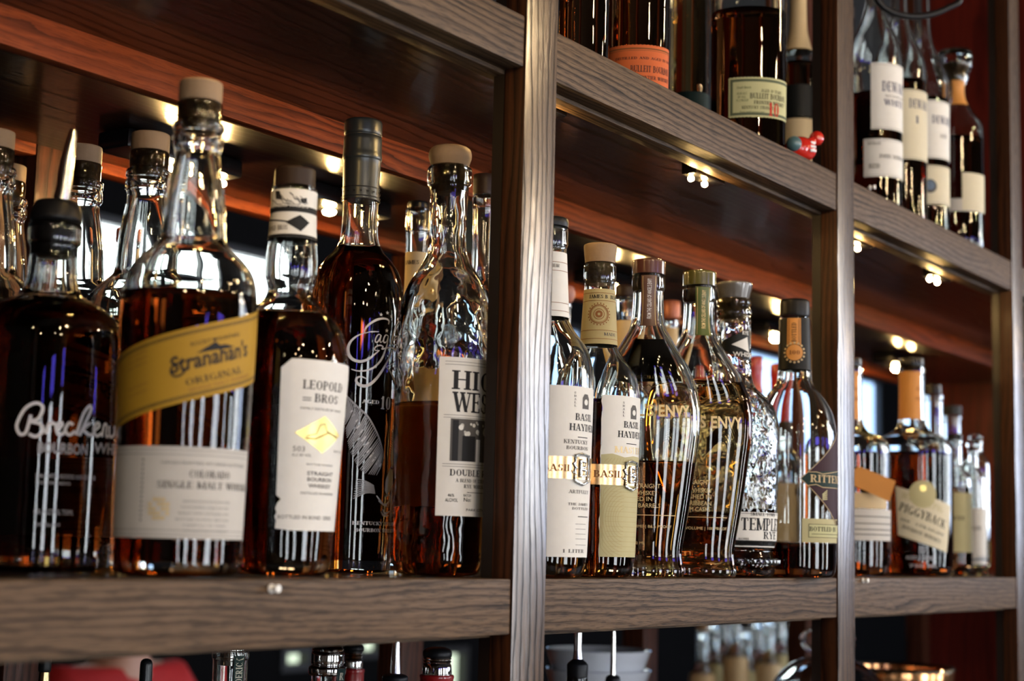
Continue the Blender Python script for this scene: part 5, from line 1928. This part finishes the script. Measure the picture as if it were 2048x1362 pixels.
tube(bm, pts, .0042, 10)
tube(bm, [(0, 0, ztop - .001), (0, 0, zc2 - (zr_(1250) - ztop) * .40)], [.012, .006], 14)
o = obj('finial', bm, GLS, dome)
o.rotation_euler = (0, 0, -1.0)
q = at(1790, 1345, 2.25)
tray = empty('ice_bucket', (q[0], q[1], ZL))
tag(tray, 'wide copper ice bucket with a shiny rolled rim under the right bay', 'bucket')
bm = bmesh.new()
zz_ = z_at(q[0], q[1], 1338) - ZL
Rb = 115 * 2.25 / FPX
pr = smooth_profile([(0, 0), (Rb * .5, 0), (Rb * .55, .004), (Rb * .8, zz_ * .4), (Rb * .96, zz_ * .85), (Rb, zz_), (Rb * .985, zz_ + .003), (Rb * .95, zz_ * .86), (Rb * .78, zz_ * .42), (Rb * .5, .012), (0, .010)], 3)
lathe(bm, pr, 56)
obj('bucket_shell', bm, pbr('copper', (.85, .42, .18), .18, 1.0), tray)
bm = bmesh.new()
tube(bm, [((Rb + .001) * math.cos(t), (Rb + .001) * math.sin(t), zz_ + .002) for t in np.linspace(0, 2 * PI, 49)], .003, 8)
obj('rolled_rim', bm, pbr('polished_rim', (.95, .85, .65), .1, 1.0), tray)

# white push pins pressed into the rails
PINM = pbr('white_pin', (.85, .85, .82), .3)
for k, (x, y, lb) in enumerate(((541, 1177, 'white push pin in the lower rail under the diamond label bottle'), (1725, 1160.5, 'white push pin in the lower rail just right of the second post'),
                                (1739, 375, 'white push pin in the upper rail just right of the second post'))):
    q = on_y(x, y, -.0002)
    bm = bmesh.new()
    lathe(bm, [(0, -.002), (.0008, -.002), (.0008, 0), (.0026, .0002), (.0026, .0012), (.0015, .002), (.0015, .004), (.0023, .005), (.0022, .0062), (0, .0066)], 14)
    bmesh.ops.transform(bm, matrix=Matrix.Rotation(PI / 2, 4, 'X'), verts=bm.verts)
    o = obj('push_pin', bm, PINM)
    o.location = q
    tag(o, lb, 'pin', 'white push pins')

# ================================================================== the far side: counter, bottles, a guest
cnt_ = empty('bar_counter', (3.2, 1.55, Z_FLOOR))
tag(cnt_, 'dark bar counter on the far side behind the shelving', 'counter')
bm = bmesh.new(); box(bm, -2.6, 3.2, -.32, .32, .92, .96, .004); obj('counter_top', bm, MAHOG, cnt_)
bm = bmesh.new(); box(bm, -2.5, 3.1, -.22, .26, 0, .92); obj('counter_base', bm, BLACKW, cnt_, smooth=False)
ZC = Z_FLOOR + .96
proto = None
rr_ = random.Random(11)
cols = [LQ_GD, LQ_AM, LQ_RD]
hues = ['pale', 'amber', 'dark']
for i in range(9):
    x = 1405 + i * 22
    q = at(x, 1300, 3.75 + (i % 3) * .12)
    h = .30 + .02 * (i % 4)
    t = empty('liquor_bottle', (q[0], q[1], ZC))
    tag(t, '%s blurred bottle on the far counter, %s from the second post' % (hues[i % 3], ['ninth', 'eighth', 'seventh', 'sixth', 'fifth', 'fourth', 'third', 'second', 'first'][i]), 'bottle', 'blurred bottles on the far counter')
    bm = bmesh.new()
    pr = smooth_profile([(.028, 0), (.030, .003), (.030, h * .6), (.027, h * .66), (.014, h * .75), (.0125, h * .8), (.0125, h * .95), (.014, h * .96), (.014, h)], 3)
    lathe(bm, [(0, .003)] + pr + [(.011, h), (.010, h * .8), (.012, h * .76), (.024, h * .66), (.024, h * .55), (0, h * .55)], 28)
    obj('glass_body', bm, GLS, t)
    bm = bmesh.new(); lathe(bm, [(0, .008), (.026, .008), (.026, h * .548), (0, h * .548)], 24); obj('liquid', bm, cols[i % 3], t)
    bm = bmesh.new(); lathe(bm, [(0, h + .0002), (.014, h + .0002), (.0145, h + .02), (.013, h + .022), (0, h + .022)], 20); obj('stopper', bm, [WOODCAP, BLACKP, CHROME][i % 3], t)
    bm = bmesh.new()
    lathe(bm, [(.0308, h * .05), (.0308, h * .6), (.0275, h * .67)], 28)
    obj('label', bm, [P_TAN, P_KHAKI, I_BROWN][i % 3], t)


def skin_mesh(name, verts, edges, radii, mat, parent, sub=2, root=0):
    me = bpy.data.meshes.new(name)
    me.from_pydata(verts, edges, [])
    o = bpy.data.objects.new(name, me)
    S.collection.objects.link(o)
    sk = o.modifiers.new('skin', 'SKIN')
    sl = me.skin_vertices[0].data
    for i, r_ in enumerate(radii):
        rr = r_ if isinstance(r_, tuple) else (r_, r_)
        sl[i].radius = rr
        sl[i].use_root = i == root
    sk.use_smooth_shade = True
    sb = o.modifiers.new('sub', 'SUBSURF')
    sb.levels = sub
    sb.render_levels = sub
    dg = bpy.context.evaluated_depsgraph_get()
    nm = bpy.data.meshes.new_from_object(o.evaluated_get(dg))
    bpy.data.objects.remove(o)
    nm.name = name
    nm.materials.clear()
    nm.materials.append(mat)
    nm.polygons.foreach_set('use_smooth', [True] * len(nm.polygons))
    o = bpy.data.objects.new(name, nm)
    o.parent = parent
    return link(o)


SKIN = pbr('skin', (.58, .32, .24), .5, sub=0)
REDSH = pbr('red_shirt_cloth', (.50, .018, .022), .75, noise=.15, nscale=30)
JEANS = pbr('denim', (.03, .045, .08), .8)
HAIR = pbr('dark_hair', (.02, .013, .01), .5)
qp = at(232, 1330, 3.85)
gx, gy = qp[0], qp[1]
person = empty('person', (gx, gy, Z_FLOOR))
tag(person, 'person in a red short-sleeved shirt seated at the far side, both forearms on the counter', 'person')
sh = (-.298 - Z_FLOOR)            # shoulder height above the floor
cy0 = 1.55 + .32 - gy             # counter edge in the guest's own frame (negative y = towards the shelving)
V = [(0, 0, sh - .52), (0, 0, sh - .38), (0, -.01, sh - .2), (0, -.01, sh - .06), (0, -.015, sh + .035), (0, -.03, sh + .09), (0, -.035, sh + .17), (0, -.03, sh + .25)]
Rr = [(.15, .12), (.145, .11), (.16, .11), (.12, .085), (.055, .055), (.055, .06), (.075, .092), (.06, .075)]
Eg = [(i, i + 1) for i in range(7)]
hands = []
for sx in (-1, 1):
    n0 = len(V)
    ch = Z_FLOOR * 0 + (ZC - Z_FLOOR) + .035
    V += [(sx * .17, 0, sh - .03), (sx * .215, -.04, sh - .14), (sx * .235, -.16, ch + .02), (sx * .20, cy0 + .02, ch), (sx * .14, cy0 - .12, ch), (sx * .12, cy0 - .20, ch - .004)]
    Rr += [.062, .05, .042, .036, (.028, .022), (.036, .016)]
    Eg += [(3, n0)] + [(n0 + i, n0 + i + 1) for i in range(5)]
    hands.append(n0 + 5)
    for fi, (dx, L_) in enumerate(((-.028, .066), (-.010, .078), (.008, .074), (.026, .058))):
        k0 = len(V)
        hx, hy, hz = V[n0 + 5]
        V += [(hx + dx, hy - .035, hz + .004), (hx + dx * 1.1, hy - .035 - L_ * .5, hz + .006), (hx + dx * 1.12, hy - .035 - L_, hz - .010)]
        Rr += [.0095, .0085, .007]
        Eg += [(n0 + 5, k0), (k0, k0 + 1), (k0 + 1, k0 + 2)]
    k0 = len(V)
    V += [(hx - sx * .045, hy + .005, hz), (hx - sx * .062, hy - .03, hz - .006)]
    Rr += [.011, .009]
    Eg += [(n0 + 5, k0), (k0, k0 + 1)]
    n1 = len(V)
    V += [(sx * .09, -.02, sh - .56), (sx * .12, -.40, sh - .54), (sx * .12, -.43, sh - .80), (sx * .12, -.40, .09), (sx * .13, -.50, .035)]
    Rr += [.09, .068, .055, .04, (.045, .03)]
    Eg += [(0, n1)] + [(n1 + i, n1 + i + 1) for i in range(4)]
body = skin_mesh('body', V, Eg, Rr, SKIN, person)
SV = [(0, 0, sh - .55), (0, 0, sh - .38), (0, -.01, sh - .2), (0, -.01, sh - .06), (0, -.01, sh + .004)]
SR = [(.165, .135), (.162, .13), (.178, .13), (.15, .105), (.085, .075)]
SE = [(0, 1), (1, 2), (2, 3), (3, 4)]
for sx in (-1, 1):
    n0 = len(SV)
    SV += [(sx * .165, 0, sh - .035), (sx * .215, -.035, sh - .13), (sx * .23, -.09, sh - .22)]
    SR += [.075, .068, .066]
    SE += [(3, n0), (n0, n0 + 1), (n0 + 1, n0 + 2)]
skin_mesh('red_shirt', SV, SE, SR, REDSH, person)
TV, TR, TE = [(0, 0, sh - .57)], [(.17, .14)], []
for sx in (-1, 1):
    n1 = len(TV)
    TV += [(sx * .09, -.02, sh - .57), (sx * .12, -.40, sh - .545), (sx * .12, -.43, sh - .80), (sx * .12, -.41, .12)]
    TR += [.10, .08, .068, .06]
    TE += [(0, n1), (n1, n1 + 1), (n1 + 1, n1 + 2), (n1 + 2, n1 + 3)]
skin_mesh('trousers', TV, TE, TR, JEANS, person)
bm = bmesh.new()
bmesh.ops.create_uvsphere(bm, u_segments=24, v_segments=16, radius=1)
for v in bm.verts:
    c = v.co.copy()
    v.co = Vector((c.x * .088, -.012 + c.y * .104, sh + .235 + c.z * .075))
    if c.y < -.3 and c.z < .5:
        v.co.y = -.05
obj('hair', bm, HAIR, person)
bm = bmesh.new()
for sx in (-1, 1):
    bmesh.ops.create_uvsphere(bm, u_segments=12, v_segments=8, radius=.012, matrix=Matrix.Translation((sx * .031, -.118, sh + .19)))
obj('eyes', bm, pbr('eye', (.5, .5, .5), .2), person)
bm = bmesh.new(); tube(bm, [(0, -.120, sh + .19), (0, -.142, sh + .158), (0, -.125, sh + .150)], [.007, .013, .010], 10); obj('nose', bm, SKIN, person)
bm = bmesh.new(); tube(bm, [(-.024, -.118, sh + .122), (0, -.130, sh + .125), (.024, -.118, sh + .122)], [.004, .008, .004], 10); obj('mouth', bm, pbr('lips', (.4, .12, .1), .5), person)
bm = bmesh.new()
for sx in (-1, 1):
    bmesh.ops.create_uvsphere(bm, u_segments=12, v_segments=8, radius=.5, matrix=Matrix.Translation((sx * .088, -.02, sh + .18)) @ Matrix.Diagonal((.02, .035, .06, 1)))
obj('ears', bm, SKIN, person)
bm = bmesh.new(); box(bm, -.135, -.075, -.142, -.128, sh - .075, sh - .035, .004); obj('shirt_badge', bm, pbr('blue_badge', (.05, .09, .3), .6), person)
stool = empty('bar_stool', (gx, gy, Z_FLOOR))
tag(stool, 'dark bar stool under the seated guest', 'stool')
zs_ = sh - .75
bm = bmesh.new(); lathe(bm, [(0, zs_), (.17, zs_), (.18, zs_ + .01), (.175, zs_ + .035), (0, zs_ + .04)], 32); obj('seat', bm, BLACKW, stool)
for i in range(4):
    t = PI / 4 + i * PI / 2
    bm = bmesh.new(); tube(bm, [(.11 * math.cos(t), .11 * math.sin(t), zs_), (.19 * math.cos(t), .19 * math.sin(t), 0.003)], .014, 10); obj('leg', bm, BLACKW, stool)
bm = bmesh.new(); tube(bm, [(.165 * math.cos(t), .165 * math.sin(t), .2) for t in np.linspace(0, 2 * PI, 25)], .008, 8); obj('foot_ring', bm, STEEL, stool)
